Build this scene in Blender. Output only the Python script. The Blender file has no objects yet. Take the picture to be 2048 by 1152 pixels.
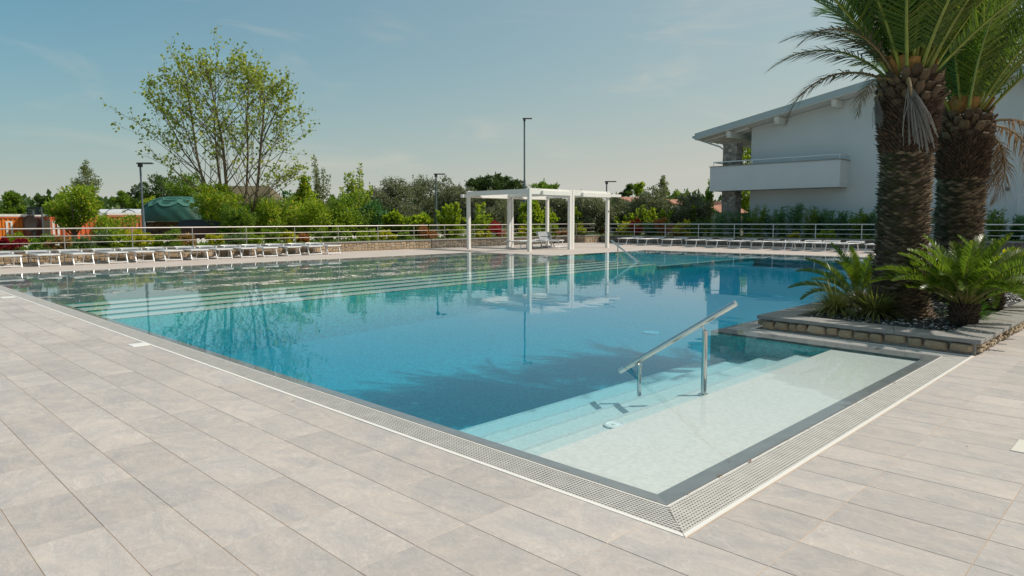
import bpy, math, random
import numpy as np
from mathutils import Vector, Matrix

random.seed(11)
rng = np.random.default_rng(7)
R = math.radians
sc = bpy.context.scene
col = sc.collection

# ------------------------------------------------------------------ camera
YAW, PITCH, ROLL, CAM_H = 0.778636, 0.0974512, -0.00312699, 1.43
FPX = 1377.55                                       # focal length in pixels of a 2048 wide frame
cF = Vector((math.cos(PITCH)*math.cos(YAW), math.cos(PITCH)*math.sin(YAW), -math.sin(PITCH)))
cU = Vector((math.sin(PITCH)*math.cos(YAW), math.sin(PITCH)*math.sin(YAW), math.cos(PITCH)))
cR = Vector((math.sin(YAW), -math.cos(YAW), 0))
right = math.cos(ROLL)*cR + math.sin(ROLL)*cU
up = -math.sin(ROLL)*cR + math.cos(ROLL)*cU
cam_data = bpy.data.cameras.new('camera')
cam_data.sensor_width = 36
cam_data.lens = 36*FPX/2048
cam_data.clip_start = 0.05
cam_data.clip_end = 6000
cam = bpy.data.objects.new('camera', cam_data)
cam.matrix_world = Matrix(((right.x, up.x, -cF.x, 0), (right.y, up.y, -cF.y, 0), (right.z, up.z, -cF.z, CAM_H), (0, 0, 0, 1)))
col.objects.link(cam)
sc.camera = cam

# ------------------------------------------------------------------ light
SUN_AZ, SUN_EL = -42.0, 46.0                        # azimuth from +X towards +Y, elevation, degrees
sd = Vector((math.cos(R(SUN_EL))*math.cos(R(SUN_AZ)), math.cos(R(SUN_EL))*math.sin(R(SUN_AZ)), math.sin(R(SUN_EL))))
sun_data = bpy.data.lights.new('sun', 'SUN')
sun_data.energy = 3.75
sun_data.angle = R(0.53)
sun_data.color = (1.0, 0.92, 0.81)
sun = bpy.data.objects.new('sun', sun_data)
sun.rotation_euler = sd.to_track_quat('Z', 'Y').to_euler()
sun.location = (0, 0, 60)
col.objects.link(sun)

w = bpy.data.worlds.new('World')
sc.world = w
w.use_nodes = True
nt = w.node_tree
nt.nodes.clear()
N = nt.nodes.new
L = nt.links.new
sky = N('ShaderNodeTexSky')
sky.sky_type = 'NISHITA'
sky.sun_disc = False
sky.sun_elevation = R(SUN_EL)
sky.sun_rotation = R(90 - SUN_AZ)
sky.altitude = 50
sky.air_density = 1.0
sky.dust_density = 2.6
sky.ozone_density = 2.0
bg = N('ShaderNodeBackground')
bg.inputs['Strength'].default_value = 0.13
out = N('ShaderNodeOutputWorld')
# even tint (the teal grade of the photo), pale haze towards the horizon all round, and thin high cloud
tint = N('ShaderNodeMix'); tint.data_type = 'RGBA'; tint.blend_type = 'MULTIPLY'
tint.inputs[0].default_value = 1.0
tint.inputs[7].default_value = (0.10, 0.74, 0.80, 1)
L(sky.outputs[0], tint.inputs[6])
tc = N('ShaderNodeTexCoord')
sx = N('ShaderNodeSeparateXYZ'); L(tc.outputs['Generated'], sx.inputs[0])
hz = N('ShaderNodeMapRange'); hz.inputs[1].default_value = 0.0; hz.inputs[2].default_value = 0.42
hz.inputs[3].default_value = 1.0; hz.inputs[4].default_value = 0.0
L(sx.outputs[2], hz.inputs[0])
hp = N('ShaderNodeMath'); hp.operation = 'POWER'; hp.inputs[1].default_value = 2.6; L(hz.outputs[0], hp.inputs[0])
hf = N('ShaderNodeMapRange'); hf.inputs[3].default_value = 0.0; hf.inputs[4].default_value = 0.92; L(hp.outputs[0], hf.inputs[0])
# forward-scatter glow of the haze towards the sun
sv = N('ShaderNodeVectorMath'); sv.operation = 'DOT_PRODUCT'; sv.inputs[1].default_value = sd; L(tc.outputs['Generated'], sv.inputs[0])
g1 = N('ShaderNodeMapRange'); g1.inputs[1].default_value = -1.0; L(sv.outputs['Value'], g1.inputs[0])
g2 = N('ShaderNodeMath'); g2.operation = 'POWER'; g2.inputs[1].default_value = 1.9; L(g1.outputs[0], g2.inputs[0])
hs = N('ShaderNodeMath'); hs.operation = 'ADD'; hs.use_clamp = True; L(hf.outputs[0], hs.inputs[0]); L(g2.outputs[0], hs.inputs[1])
hm = N('ShaderNodeMix'); hm.data_type = 'RGBA'
hm.inputs[7].default_value = (3.95, 4.0, 3.6, 1)
L(hs.outputs[0], hm.inputs[0]); L(tint.outputs[2], hm.inputs[6])
mp = N('ShaderNodeMapping'); mp.inputs['Scale'].default_value = (2.2, 2.2, 11.0)
mp.inputs['Rotation'].default_value = (0.10, 0.06, 0.5)
L(tc.outputs['Generated'], mp.inputs[0])
cn = N('ShaderNodeTexNoise'); cn.inputs['Scale'].default_value = 1.5; cn.inputs['Detail'].default_value = 7
cn.inputs['Roughness'].default_value = 0.55; cn.inputs['Distortion'].default_value = 0.9
L(mp.outputs[0], cn.inputs['Vector'])
cr = N('ShaderNodeMapRange'); cr.inputs[1].default_value = 0.52; cr.inputs[2].default_value = 0.86
cr.inputs[3].default_value = 0.0; cr.inputs[4].default_value = 0.55; cr.interpolation_type = 'SMOOTHSTEP'
L(cn.outputs[0], cr.inputs[0])
cm = N('ShaderNodeMix'); cm.data_type = 'RGBA'
cm.inputs[7].default_value = (4.7, 4.45, 3.85, 1)
L(cr.outputs[0], cm.inputs[0]); L(hm.outputs[2], cm.inputs[6])
L(cm.outputs[2], bg.inputs[0]); L(bg.outputs[0], out.inputs[0])

sc.view_settings.view_transform = 'Standard'
sc.view_settings.look = 'None'
sc.view_settings.exposure = 0.09
sc.view_settings.gamma = 1.0
sc.view_settings.use_curve_mapping = False
sc.render.engine = 'CYCLES'
sc.cycles.max_bounces = 7
sc.cycles.diffuse_bounces = 3
sc.cycles.glossy_bounces = 3
sc.cycles.transparent_max_bounces = 10
sc.cycles.caustics_reflective = False
sc.cycles.caustics_refractive = False

# ------------------------------------------------------------------ mesh helpers
class MB:
    def __init__(s):
        s.v = []; s.f = []; s.m = []
    def add(s, vs, fs, mi=0):
        o = len(s.v)
        s.v += [tuple(p) for p in vs]
        s.f += [tuple(i+o for i in f) for f in fs]
        s.m += [mi]*len(fs)
        return s
    def box(s, x0, y0, z0, x1, y1, z1, M=None, mi=0):
        vs = [Vector(p) for p in ((x0,y0,z0),(x1,y0,z0),(x1,y1,z0),(x0,y1,z0),(x0,y0,z1),(x1,y0,z1),(x1,y1,z1),(x0,y1,z1))]
        if M is not None: vs = [M @ p for p in vs]
        return s.add(vs, [(0,3,2,1),(4,5,6,7),(0,1,5,4),(1,2,6,5),(2,3,7,6),(3,0,4,7)], mi)
    def cbox(s, x0, y0, z0, x1, y1, z1, c=0.01, M=None, mi=0):
        """box with chamfered upper edges"""
        vs = [Vector(p) for p in ((x0,y0,z0),(x1,y0,z0),(x1,y1,z0),(x0,y1,z0),(x0,y0,z1-c),(x1,y0,z1-c),(x1,y1,z1-c),(x0,y1,z1-c),
              (x0+c,y0+c,z1),(x1-c,y0+c,z1),(x1-c,y1-c,z1),(x0+c,y1-c,z1))]
        if M is not None: vs = [M @ p for p in vs]
        return s.add(vs, [(0,3,2,1),(0,1,5,4),(1,2,6,5),(2,3,7,6),(3,0,4,7),(4,5,9,8),(5,6,10,9),(6,7,11,10),(7,4,8,11),(8,9,10,11)], mi)
    def tube(s, pts, rad, n=6, mi=0, cap=True):
        pts = [Vector(p) for p in pts]
        if not hasattr(rad, '__len__'): rad = [rad]*len(pts)
        rings = []
        for i, p in enumerate(pts):
            t = (pts[min(i+1, len(pts)-1)] - pts[max(i-1, 0)])
            if t.length < 1e-9: t = Vector((0,0,1))
            t.normalize()
            a = t.orthogonal() if i == 0 else (rings[-1][1] - t*rings[-1][1].dot(t))
            if a.length < 1e-6: a = t.orthogonal()
            a.normalize(); b = t.cross(a)
            rings.append((p, a, b, rad[i]))
        vs = []
        for p, a, b, r in rings:
            for k in range(n):
                th = 2*math.pi*k/n
                vs.append(p + a*(r*math.cos(th)) + b*(r*math.sin(th)))
        fs = []
        for i in range(len(pts)-1):
            for k in range(n):
                fs.append((i*n+k, i*n+(k+1) % n, (i+1)*n+(k+1) % n, (i+1)*n+k))
        if cap:
            fs.append(tuple(range(n-1, -1, -1))); fs.append(tuple((len(pts)-1)*n+k for k in range(n)))
        return s.add(vs, fs, mi)
    def prism(s, poly, z0, z1, mi=0):
        n = len(poly)
        vs = [(x, y, z0) for x, y in poly] + [(x, y, z1) for x, y in poly]
        fs = [tuple(range(n-1, -1, -1)), tuple(range(n, 2*n))] + [(i, (i+1) % n, n+(i+1) % n, n+i) for i in range(n)]
        return s.add(vs, fs, mi)
    def lathe(s, prof, n=16, c=(0, 0), jit=0, mi=0):
        vs = []; fs = []
        for r, z in prof:
            for k in range(n):
                th = 2*math.pi*k/n; rr = r*(1+random.uniform(-jit, jit))
                vs.append((c[0]+rr*math.cos(th), c[1]+rr*math.sin(th), z))
        for i in range(len(prof)-1):
            for k in range(n):
                fs.append((i*n+k, i*n+(k+1) % n, (i+1)*n+(k+1) % n, (i+1)*n+k))
        fs.append(tuple(range(n-1, -1, -1))); fs.append(tuple((len(prof)-1)*n+k for k in range(n)))
        return s.add(vs, fs, mi)
    def mesh(s, name, mats, smooth=False):
        me = bpy.data.meshes.new(name)
        me.from_pydata(s.v, [], s.f)
        if not isinstance(mats, (list, tuple)): mats = [mats]
        for m in mats: me.materials.append(m)
        if len(mats) > 1: me.polygons.foreach_set('material_index', s.m)
        if smooth:
            me.polygons.foreach_set('use_smooth', [True]*len(me.polygons))
            try: me.set_sharp_from_angle(angle=R(40))
            except Exception: pass
        me.update()
        return me
    def build(s, name, mats, parent=None, kind=None, smooth=False):
        return link(name, s.mesh(name, mats, smooth), parent, kind)

def link(name, me, parent=None, kind=None, loc=None, rot=None):
    o = bpy.data.objects.new(name, me)
    col.objects.link(o)
    if parent is not None: o.parent = parent
    if kind: o['kind'] = kind
    if loc is not None: o.location = loc
    if rot is not None: o.rotation_euler = rot
    return o

def np_mesh(name, V, F, mats, MI=None):
    """V (n,3), F list of arrays of equal face size"""
    me = bpy.data.meshes.new(name)
    Fs = F if isinstance(F, list) else [F]
    nv = len(V); nl = sum(f.size for f in Fs); npoly = sum(len(f) for f in Fs)
    me.vertices.add(nv); me.vertices.foreach_set('co', np.asarray(V, dtype=np.float32).ravel())
    me.loops.add(nl); me.loops.foreach_set('vertex_index', np.concatenate([f.ravel() for f in Fs]).astype(np.int32))
    me.polygons.add(npoly)
    tot = np.concatenate([np.full(len(f), f.shape[1]) for f in Fs])
    st = np.concatenate([[0], np.cumsum(tot)[:-1]])
    me.polygons.foreach_set('loop_start', st.astype(np.int32))
    if not isinstance(mats, (list, tuple)): mats = [mats]
    for m in mats: me.materials.append(m)
    if MI is not None: me.polygons.foreach_set('material_index', MI.astype(np.int32))
    me.update(calc_edges=True)
    me.validate()
    me.shade_flat()
    return me

def tag(o, label, cat, group=None):
    o['label'] = label; o['category'] = cat
    if group: o['group'] = group
    return o

def thing(name, label, cat, loc=(0, 0, 0), rz=0, group=None):
    o = bpy.data.objects.new(name, None)
    o.empty_display_size = 0.2
    col.objects.link(o)
    o.location = loc; o.rotation_euler = (0, 0, rz)
    return tag(o, label, cat, group)

def copy_tree(o, parent=None):
    c = o.copy(); col.objects.link(c); c.parent = parent
    for ch in list(o.children): copy_tree(ch, c)
    return c

def bearing(px, depth):
    """ground point seen at a bearing (given as a column of the 2048 wide frame) and a distance along the view axis"""
    s = (px-1024)/FPX*math.cos(PITCH)
    return (depth*(math.cos(YAW)+s*math.sin(YAW)), depth*(math.sin(YAW)-s*math.cos(YAW)))
def level(depth, row, px=1024):
    """height that a row of that frame corresponds to at a distance"""
    v = (576-row)/FPX + ROLL*(px-1024)/FPX
    return CAM_H + depth*(v*math.cos(PITCH)-math.sin(PITCH))/(math.cos(PITCH)+v*math.sin(PITCH))

# ------------------------------------------------------------------ materials
def newmat(name):
    m = bpy.data.materials.new(name); m.use_nodes = True
    nt = m.node_tree; nt.nodes.clear()
    return m, nt, nt.nodes.new, nt.links.new

def mat(name, c, rough=0.6, metal=0.0, var=0.0, scale=4.0, bump=0.0, bscale=None, c2=None, spec=0.5, island=0.0, objrand=0.0, detail=6, stretch=None, bdist=0.01):
    m, nt, N, L = newmat(name)
    o = N('ShaderNodeOutputMaterial'); b = N('ShaderNodeBsdfPrincipled'); L(b.outputs[0], o.inputs[0])
    b.inputs['Roughness'].default_value = rough; b.inputs['Metallic'].default_value = metal
    b.inputs['Specular IOR Level'].default_value = spec
    b.inputs['Base Color'].default_value = (*c, 1)
    geo = N('ShaderNodeNewGeometry')
    vec = geo.outputs['Position']
    if stretch:
        mpn = N('ShaderNodeMapping'); mpn.inputs['Scale'].default_value = stretch; L(vec, mpn.inputs[0]); vec = mpn.outputs[0]
    fac = None
    if var or c2:
        n = N('ShaderNodeTexNoise'); n.inputs['Scale'].default_value = scale; n.inputs['Detail'].default_value = detail
        n.inputs['Roughness'].default_value = 0.6
        L(vec, n.inputs['Vector'])
        mr = N('ShaderNodeMapRange'); mr.inputs[1].default_value = 0.3; mr.inputs[2].default_value = 0.7
        L(n.outputs[0], mr.inputs[0]); fac = mr.outputs[0]
    if island or objrand:
        oi = N('ShaderNodeObjectInfo'); ad = N('ShaderNodeMath'); ad.operation = 'ADD'
        L(oi.outputs['Random'], ad.inputs[0]); L(geo.outputs['Random Per Island'], ad.inputs[1])
        fr = N('ShaderNodeMath'); fr.operation = 'FRACT'; L(ad.outputs[0], fr.inputs[0])
        amt = max(island, objrand)
        if fac is None: fac = fr.outputs[0]
        else:
            mx = N('ShaderNodeMix'); mx.inputs[0].default_value = amt
            L(fac, mx.inputs[2]); L(fr.outputs[0], mx.inputs[3]); fac = mx.outputs[0]
    if fac is not None:
        if c2 is None:
            lo = tuple(x*(1-var) for x in c); hi = tuple(min(1, x*(1+var)) for x in c)
        else: lo, hi = c, c2
        mc = N('ShaderNodeMix'); mc.data_type = 'RGBA'
        mc.inputs[6].default_value = (*lo, 1); mc.inputs[7].default_value = (*hi, 1)
        L(fac, mc.inputs[0]); L(mc.outputs[2], b.inputs['Base Color'])
    if bump:
        n2 = N('ShaderNodeTexNoise'); n2.inputs['Scale'].default_value = bscale or scale*4; n2.inputs['Detail'].default_value = 6
        L(vec, n2.inputs['Vector'])
        bp = N('ShaderNodeBump'); bp.inputs['Strength'].default_value = bump; bp.inputs['Distance'].default_value = bdist
        L(n2.outputs[0], bp.inputs['Height']); L(bp.outputs[0], b.inputs['Normal'])
    return m

def leafmat(name, c1, c2, c3=None, trans=0.4, rough=0.5, tcol=None):
    """three-tone leaves, tone picked per leaf; light passes through"""
    m, nt, N, L = newmat(name)
    o = N('ShaderNodeOutputMaterial'); b = N('ShaderNodeBsdfPrincipled')
    b.inputs['Roughness'].default_value = rough; b.inputs['Specular IOR Level'].default_value = 0.35
    g = N('ShaderNodeNewGeometry')
    ra = N('ShaderNodeValToRGB')
    ra.color_ramp.elements[0].color = (*c1, 1); ra.color_ramp.elements[1].color = (*c2, 1)
    if c3:
        e = ra.color_ramp.elements.new(0.86); e.color = (*c2, 1)
        ra.color_ramp.elements[2].color = (*c3, 1)
    L(g.outputs['Random Per Island'], ra.inputs[0])
    L(ra.outputs[0], b.inputs['Base Color'])
    t = N('ShaderNodeBsdfTranslucent')
    mu = N('ShaderNodeMix'); mu.data_type = 'RGBA'; mu.blend_type = 'MULTIPLY'; mu.inputs[0].default_value = 1
    mu.inputs[7].default_value = (*(tcol or (1.5, 1.5, 0.7)), 1)
    L(ra.outputs[0], mu.inputs[6]); L(mu.outputs[2], t.inputs[0])
    mx = N('ShaderNodeMixShader'); mx.inputs[0].default_value = trans
    L(b.outputs[0], mx.inputs[1]); L(t.outputs[0], mx.inputs[2]); L(mx.outputs[0], o.inputs[0])
    return m

def tile_material():
    m, nt, N, L = newmat('slate porcelain')
    o = N('ShaderNodeOutputMaterial'); b = N('ShaderNodeBsdfPrincipled'); L(b.outputs[0], o.inputs[0])
    b.inputs['Roughness'].default_value = 0.62; b.inputs['Specular IOR Level'].default_value = 0.3
    g = N('ShaderNodeNewGeometry'); oi = N('ShaderNodeObjectInfo')
    ad = N('ShaderNodeMath'); ad.operation = 'ADD'; L(oi.outputs['Random'], ad.inputs[0]); L(g.outputs['Random Per Island'], ad.inputs[1])
    fr = N('ShaderNodeMath'); fr.operation = 'FRACT'; L(ad.outputs[0], fr.inputs[0])
    cx = N('ShaderNodeCombineXYZ')
    m1 = N('ShaderNodeMath'); m1.operation = 'MULTIPLY'; m1.inputs[1].default_value = 37.0; L(fr.outputs[0], m1.inputs[0])
    m2 = N('ShaderNodeMath'); m2.operation = 'MULTIPLY'; m2.inputs[1].default_value = 91.0; L(fr.outputs[0], m2.inputs[0])
    L(m1.outputs[0], cx.inputs[0]); L(m2.outputs[0], cx.inputs[2])
    va = N('ShaderNodeVectorMath'); va.operation = 'ADD'; L(g.outputs['Position'], va.inputs[0]); L(cx.outputs[0], va.inputs[1])
    mp = N('ShaderNodeMapping'); mp.inputs['Scale'].default_value = (3.2, 2.0, 1.0); mp.inputs['Rotation'].default_value = (0, 0, 0.9)
    L(va.outputs[0], mp.inputs[0])
    n1 = N('ShaderNodeTexNoise'); n1.inputs['Scale'].default_value = 1.1; n1.inputs['Detail'].default_value = 8; n1.inputs['Roughness'].default_value = 0.62; n1.inputs['Distortion'].default_value = 1.6
    L(mp.outputs[0], n1.inputs['Vector'])
    r1 = N('ShaderNodeValToRGB')
    e = r1.color_ramp.elements
    e[0].position = 0.30; e[0].color = (0.42, 0.398, 0.39, 1)
    e[1].position = 0.72; e[1].color = (0.55, 0.493, 0.445, 1)
    k = e.new(0.46); k.color = (0.465, 0.431, 0.412, 1)
    k = e.new(0.58); k.color = (0.51, 0.46, 0.427, 1)
    L(n1.outputs[0], r1.inputs[0])
    # thin pale cleft veins
    n5 = N('ShaderNodeTexNoise'); n5.inputs['Scale'].default_value = 0.9; n5.inputs['Detail'].default_value = 5; n5.inputs['Distortion'].default_value = 2.2
    L(mp.outputs[0], n5.inputs['Vector'])
    ab = N('ShaderNodeMath'); ab.operation = 'SUBTRACT'; ab.inputs[1].default_value = 0.52; L(n5.outputs[0], ab.inputs[0])
    ab2 = N('ShaderNodeMath'); ab2.operation = 'ABSOLUTE'; L(ab.outputs[0], ab2.inputs[0])
    vn = N('ShaderNodeMapRange'); vn.inputs[1].default_value = 0.0; vn.inputs[2].default_value = 0.018; vn.inputs[3].default_value = 1.10; vn.inputs[4].default_value = 1.0
    L(ab2.outputs[0], vn.inputs[0])
    # whole-tile tone
    mr = N('ShaderNodeMapRange'); mr.inputs[3].default_value = 0.91; mr.inputs[4].default_value = 1.05; L(fr.outputs[0], mr.inputs[0])
    # fine cleft lines
    n3 = N('ShaderNodeTexNoise'); n3.inputs['Scale'].default_value = 9; n3.inputs['Detail'].default_value = 8; n3.inputs['Distortion'].default_value = 1.2
    L(mp.outputs[0], n3.inputs['Vector'])
    mr3 = N('ShaderNodeMapRange'); mr3.inputs[1].default_value = 0.3; mr3.inputs[2].default_value = 0.7; mr3.inputs[3].default_value = 0.94; mr3.inputs[4].default_value = 1.05
    L(n3.outputs[0], mr3.inputs[0])
    # large soft weathering over the terrace
    n4 = N('ShaderNodeTexNoise'); n4.inputs['Scale'].default_value = 0.8; n4.inputs['Detail'].default_value = 4
    L(g.outputs['Position'], n4.inputs['Vector'])
    mr4 = N('ShaderNodeMapRange'); mr4.inputs[1].default_value = 0.3; mr4.inputs[2].default_value = 0.7; mr4.inputs[3].default_value = 0.95; mr4.inputs[4].default_value = 1.05
    L(n4.outputs[0], mr4.inputs[0])
    q = N('ShaderNodeMath'); q.operation = 'MULTIPLY'; L(mr.outputs[0], q.inputs[0]); L(mr3.outputs[0], q.inputs[1])
    q2 = N('ShaderNodeMath'); q2.operation = 'MULTIPLY'; L(q.outputs[0], q2.inputs[0]); L(mr4.outputs[0], q2.inputs[1])
    q3 = N('ShaderNodeMath'); q3.operation = 'MULTIPLY'; L(q2.outputs[0], q3.inputs[0]); L(vn.outputs[0], q3.inputs[1]); q2 = q3
    mu = N('ShaderNodeVectorMath'); mu.operation = 'SCALE'; L(r1.outputs[0], mu.inputs[0]); L(q2.outputs[0], mu.inputs['Scale'])
    L(mu.outputs[0], b.inputs['Base Color'])
    ba = N('ShaderNodeMath'); ba.operation = 'ADD'; L(n1.outputs[0], ba.inputs[0]); 
    sm = N('ShaderNodeMath'); sm.operation = 'MULTIPLY'; sm.inputs[1].default_value = 0.3; L(n3.outputs[0], sm.inputs[0]); L(sm.outputs[0], ba.inputs[1])
    bp = N('ShaderNodeBump'); bp.inputs['Strength'].default_value = 0.35; bp.inputs['Distance'].default_value = 0.02
    L(ba.outputs[0], bp.inputs['Height']); L(bp.outputs[0], b.inputs['Normal'])
    return m

def mosaic(name, c, c2, c3):
    """small glass mosaic: fine grid with a tone of its own per chip"""
    m, nt, N, L = newmat(name)
    o = N('ShaderNodeOutputMaterial'); b = N('ShaderNodeBsdfPrincipled'); L(b.outputs[0], o.inputs[0])
    b.inputs['Roughness'].default_value = 0.4
    g = N('ShaderNodeNewGeometry')
    v = N('ShaderNodeTexVoronoi'); v.inputs['Scale'].default_value = 38; v.inputs['Randomness'].default_value = 0.25
    v.distance = 'CHEBYCHEV'
    L(g.outputs['Position'], v.inputs['Vector'])
    n = N('ShaderNodeTexNoise'); n.inputs['Scale'].default_value = 16; n.inputs['Detail'].default_value = 5; n.inputs['Distortion'].default_value = 1.0
    L(g.outputs['Position'], n.inputs['Vector'])
    bw = N('ShaderNodeSeparateColor'); L(v.outputs['Color'], bw.inputs[0])
    mx = N('ShaderNodeMix'); mx.inputs[0].default_value = 0.30; L(bw.outputs[0], mx.inputs[2]); L(n.outputs[0], mx.inputs[3])
    ra = N('ShaderNodeValToRGB'); e = ra.color_ramp.elements
    e[0].position = 0.2; e[0].color = (*c, 1); e[1].position = 0.85; e[1].color = (*c3, 1); k = e.new(0.5); k.color = (*c2, 1)
    L(mx.outputs[0], ra.inputs[0]); L(ra.outputs[0], b.inputs['Base Color'])
    return m

def water_material():
    m, nt, N, L = newmat('pool water')
    o = N('ShaderNodeOutputMaterial')
    tr = N('ShaderNodeBsdfTransparent'); tr.inputs[0].default_value = (1, 1, 1, 1)
    gl = N('ShaderNodeBsdfGlossy'); gl.inputs['Roughness'].default_value = 0.015
    gl.inputs[0].default_value = (1, 1, 1, 1)
    g = N('ShaderNodeNewGeometry')
    # gentle swell, fine ripple, and rare rougher patches
    n1 = N('ShaderNodeTexNoise'); n1.inputs['Scale'].default_value = 1.3; n1.inputs['Detail'].default_value = 2
    mp = N('ShaderNodeMapping'); mp.inputs['Rotation'].default_value = (0, 0, 0.78); mp.inputs['Scale'].default_value = (1.3, 0.8, 1)
    L(g.outputs['Position'], mp.inputs[0]); L(mp.outputs[0], n1.inputs['Vector'])
    n2 = N('ShaderNodeTexNoise'); n2.inputs['Scale'].default_value = 9; n2.inputs['Detail'].default_value = 3
    L(mp.outputs[0], n2.inputs['Vector'])
    n3 = N('ShaderNodeTexNoise'); n3.inputs['Scale'].default_value = 0.45; n3.inputs['Detail'].default_value = 2
    L(g.outputs['Position'], n3.inputs['Vector'])
    mr = N('ShaderNodeMapRange'); mr.inputs[1].default_value = 0.56; mr.inputs[2].default_value = 0.70; mr.inputs[3].default_value = 0.12; mr.inputs[4].default_value = 1.0
    L(n3.outputs[0], mr.inputs[0])
    mu = N('ShaderNodeMath'); mu.operation = 'MULTIPLY'; L(n2.outputs[0], mu.inputs[0]); L(mr.outputs[0], mu.inputs[1])
    m2 = N('ShaderNodeMath'); m2.operation = 'MULTIPLY'; m2.inputs[1].default_value = 0.16; L(mu.outputs[0], m2.inputs[0])
    m1 = N('ShaderNodeMath'); m1.operation = 'MULTIPLY'; m1.inputs[1].default_value = 0.5; L(n1.outputs[0], m1.inputs[0])
    ad = N('ShaderNodeMath'); ad.operation = 'ADD'; L(m1.outputs[0], ad.inputs[0]); L(m2.outputs[0], ad.inputs[1])
    bp = N('ShaderNodeBump'); bp.inputs['Strength'].default_value = 0.5; bp.inputs['Distance'].default_value = 0.011
    L(ad.outputs[0], bp.inputs['Height']); L(bp.outputs[0], gl.inputs['Normal'])
    lw = N('ShaderNodeLayerWeight'); lw.inputs['Blend'].default_value = 0.5
    pw = N('ShaderNodeMath'); pw.operation = 'POWER'; pw.inputs[1].default_value = 5.6; L(lw.outputs['Facing'], pw.inputs[0])
    fm = N('ShaderNodeMapRange'); fm.inputs[3].default_value = 0.02; fm.inputs[4].default_value = 0.86; L(pw.outputs[0], fm.inputs[0])
    mx = N('ShaderNodeMixShader'); L(fm.outputs[0], mx.inputs[0]); L(tr.outputs[0], mx.inputs[1]); L(gl.outputs[0], mx.inputs[2])
    L(mx.outputs[0], o.inputs['Surface'])
    va = N('ShaderNodeVolumeAbsorption')
    WSIG = (0.46, 0.105, 0.03)
    va.inputs['Color'].default_value = (1-WSIG[0], 1-WSIG[1], 1-WSIG[2], 1); va.inputs['Density'].default_value = 1.0
    L(va.outputs[0], o.inputs['Volume'])
    return m

def stone_wall_mat(name, c1, c2, scale=5.0):
    """small coursed rubble too far away to build: cells with recessed joints"""
    m, nt, N, L = newmat(name)
    o = N('ShaderNodeOutputMaterial'); b = N('ShaderNodeBsdfPrincipled'); L(b.outputs[0], o.inputs[0]); b.inputs['Roughness'].default_value = 0.9
    g = N('ShaderNodeNewGeometry')
    mp = N('ShaderNodeMapping'); mp.inputs['Scale'].default_value = (1, 1, 1.5); L(g.outputs['Position'], mp.inputs[0])
    v = N('ShaderNodeTexVoronoi'); v.inputs['Scale'].default_value = scale; L(mp.outputs[0], v.inputs['Vector'])
    ve = N('ShaderNodeTexVoronoi'); ve.feature = 'DISTANCE_TO_EDGE'; ve.inputs['Scale'].default_value = scale; L(mp.outputs[0], ve.inputs['Vector'])
    sp = N('ShaderNodeSeparateColor'); L(v.outputs['Color'], sp.inputs[0])
    mc = N('ShaderNodeMix'); mc.data_type = 'RGBA'; mc.inputs[6].default_value = (*c1, 1); mc.inputs[7].default_value = (*c2, 1); L(sp.outputs[0], mc.inputs[0])
    mr = N('ShaderNodeMapRange'); mr.inputs[1].default_value = 0.02; mr.inputs[2].default_value = 0.08; L(ve.outputs[0], mr.inputs[0])
    m2 = N('ShaderNodeMix'); m2.data_type = 'RGBA'; m2.inputs[6].default_value = (0.24, 0.23, 0.21, 1); L(mr.outputs[0], m2.inputs[0]); L(mc.outputs[2], m2.inputs[7])
    L(m2.outputs[2], b.inputs['Base Color'])
    bp = N('ShaderNodeBump'); bp.inputs['Distance'].default_value = 0.03; bp.inputs['Strength'].default_value = 0.8; L(mr.outputs[0], bp.inputs['Height']); L(bp.outputs[0], b.inputs['Normal'])
    return m

M_tile = tile_material()
M_grout = mat('sandy grout', (0.46, 0.34, 0.245), 0.95, var=0.2, scale=3)
M_paving = mat('far terrace paving', (0.50, 0.435, 0.39), 0.7, var=0.10, scale=1.2)
M_coping = mat('grey coping stone', (0.19, 0.205, 0.21), 0.45, var=0.14, scale=7, bump=0.15)
M_mos_light = mosaic('pale mosaic', (0.635, 0.625, 0.585), (0.675, 0.665, 0.62), (0.715, 0.705, 0.66))
M_mos_blue = mosaic('blue mosaic', (0.035, 0.38, 0.37), (0.05, 0.475, 0.455), (0.085, 0.59, 0.55))
M_mos_turq = mosaic('turquoise mosaic', (0.10, 0.34, 0.36), (0.14, 0.42, 0.43), (0.21, 0.50, 0.49))
M_mos_grey = mosaic('grey green mosaic', (0.10, 0.14, 0.13), (0.14, 0.18, 0.16), (0.19, 0.24, 0.21))
M_water = water_material()
M_grate = mat('grey plastic grate', (0.55, 0.53, 0.50), 0.55, var=0.1, scale=9)
M_channel = mat('dark gutter', (0.06, 0.06, 0.06), 0.8)
M_white_strip = mat('white edge strip', (0.78, 0.76, 0.72), 0.5)
M_white = mat('white plastic', (0.80, 0.79, 0.76), 0.4, var=0.04, scale=5)
M_steel = mat('polished steel', (0.62, 0.61, 0.59), 0.12, metal=1.0, var=0.05, scale=12)
M_rail = mat('satin steel', (0.40, 0.37, 0.345), 0.45, metal=0.55, var=0.06, scale=3)
M_pergola = mat('white powder coat', (0.78, 0.765, 0.73), 0.45, var=0.03, scale=2)
M_alu = mat('brushed aluminium', (0.74, 0.75, 0.76), 0.40, metal=0.35)
M_sling = mat('pale sling fabric', (0.36, 0.375, 0.39), 0.85, var=0.08, scale=6, bump=0.2, bscale=160)
M_mortar = mat('mortar', (0.30, 0.285, 0.27), 0.95, var=0.2, scale=14, bump=0.5, bscale=60)
M_stone = mat('golden rubble stone', (0.26, 0.19, 0.115), 0.9, c2=(0.46, 0.37, 0.26), scale=11, bump=0.9, bscale=24, bdist=0.02, island=0.55, objrand=0.55)
M_stone2 = mat('golden wall stone', (0.26, 0.18, 0.10), 0.9, c2=(0.50, 0.38, 0.25), scale=11, bump=0.9, bscale=24, bdist=0.02, island=0.65, objrand=0.65)
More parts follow.
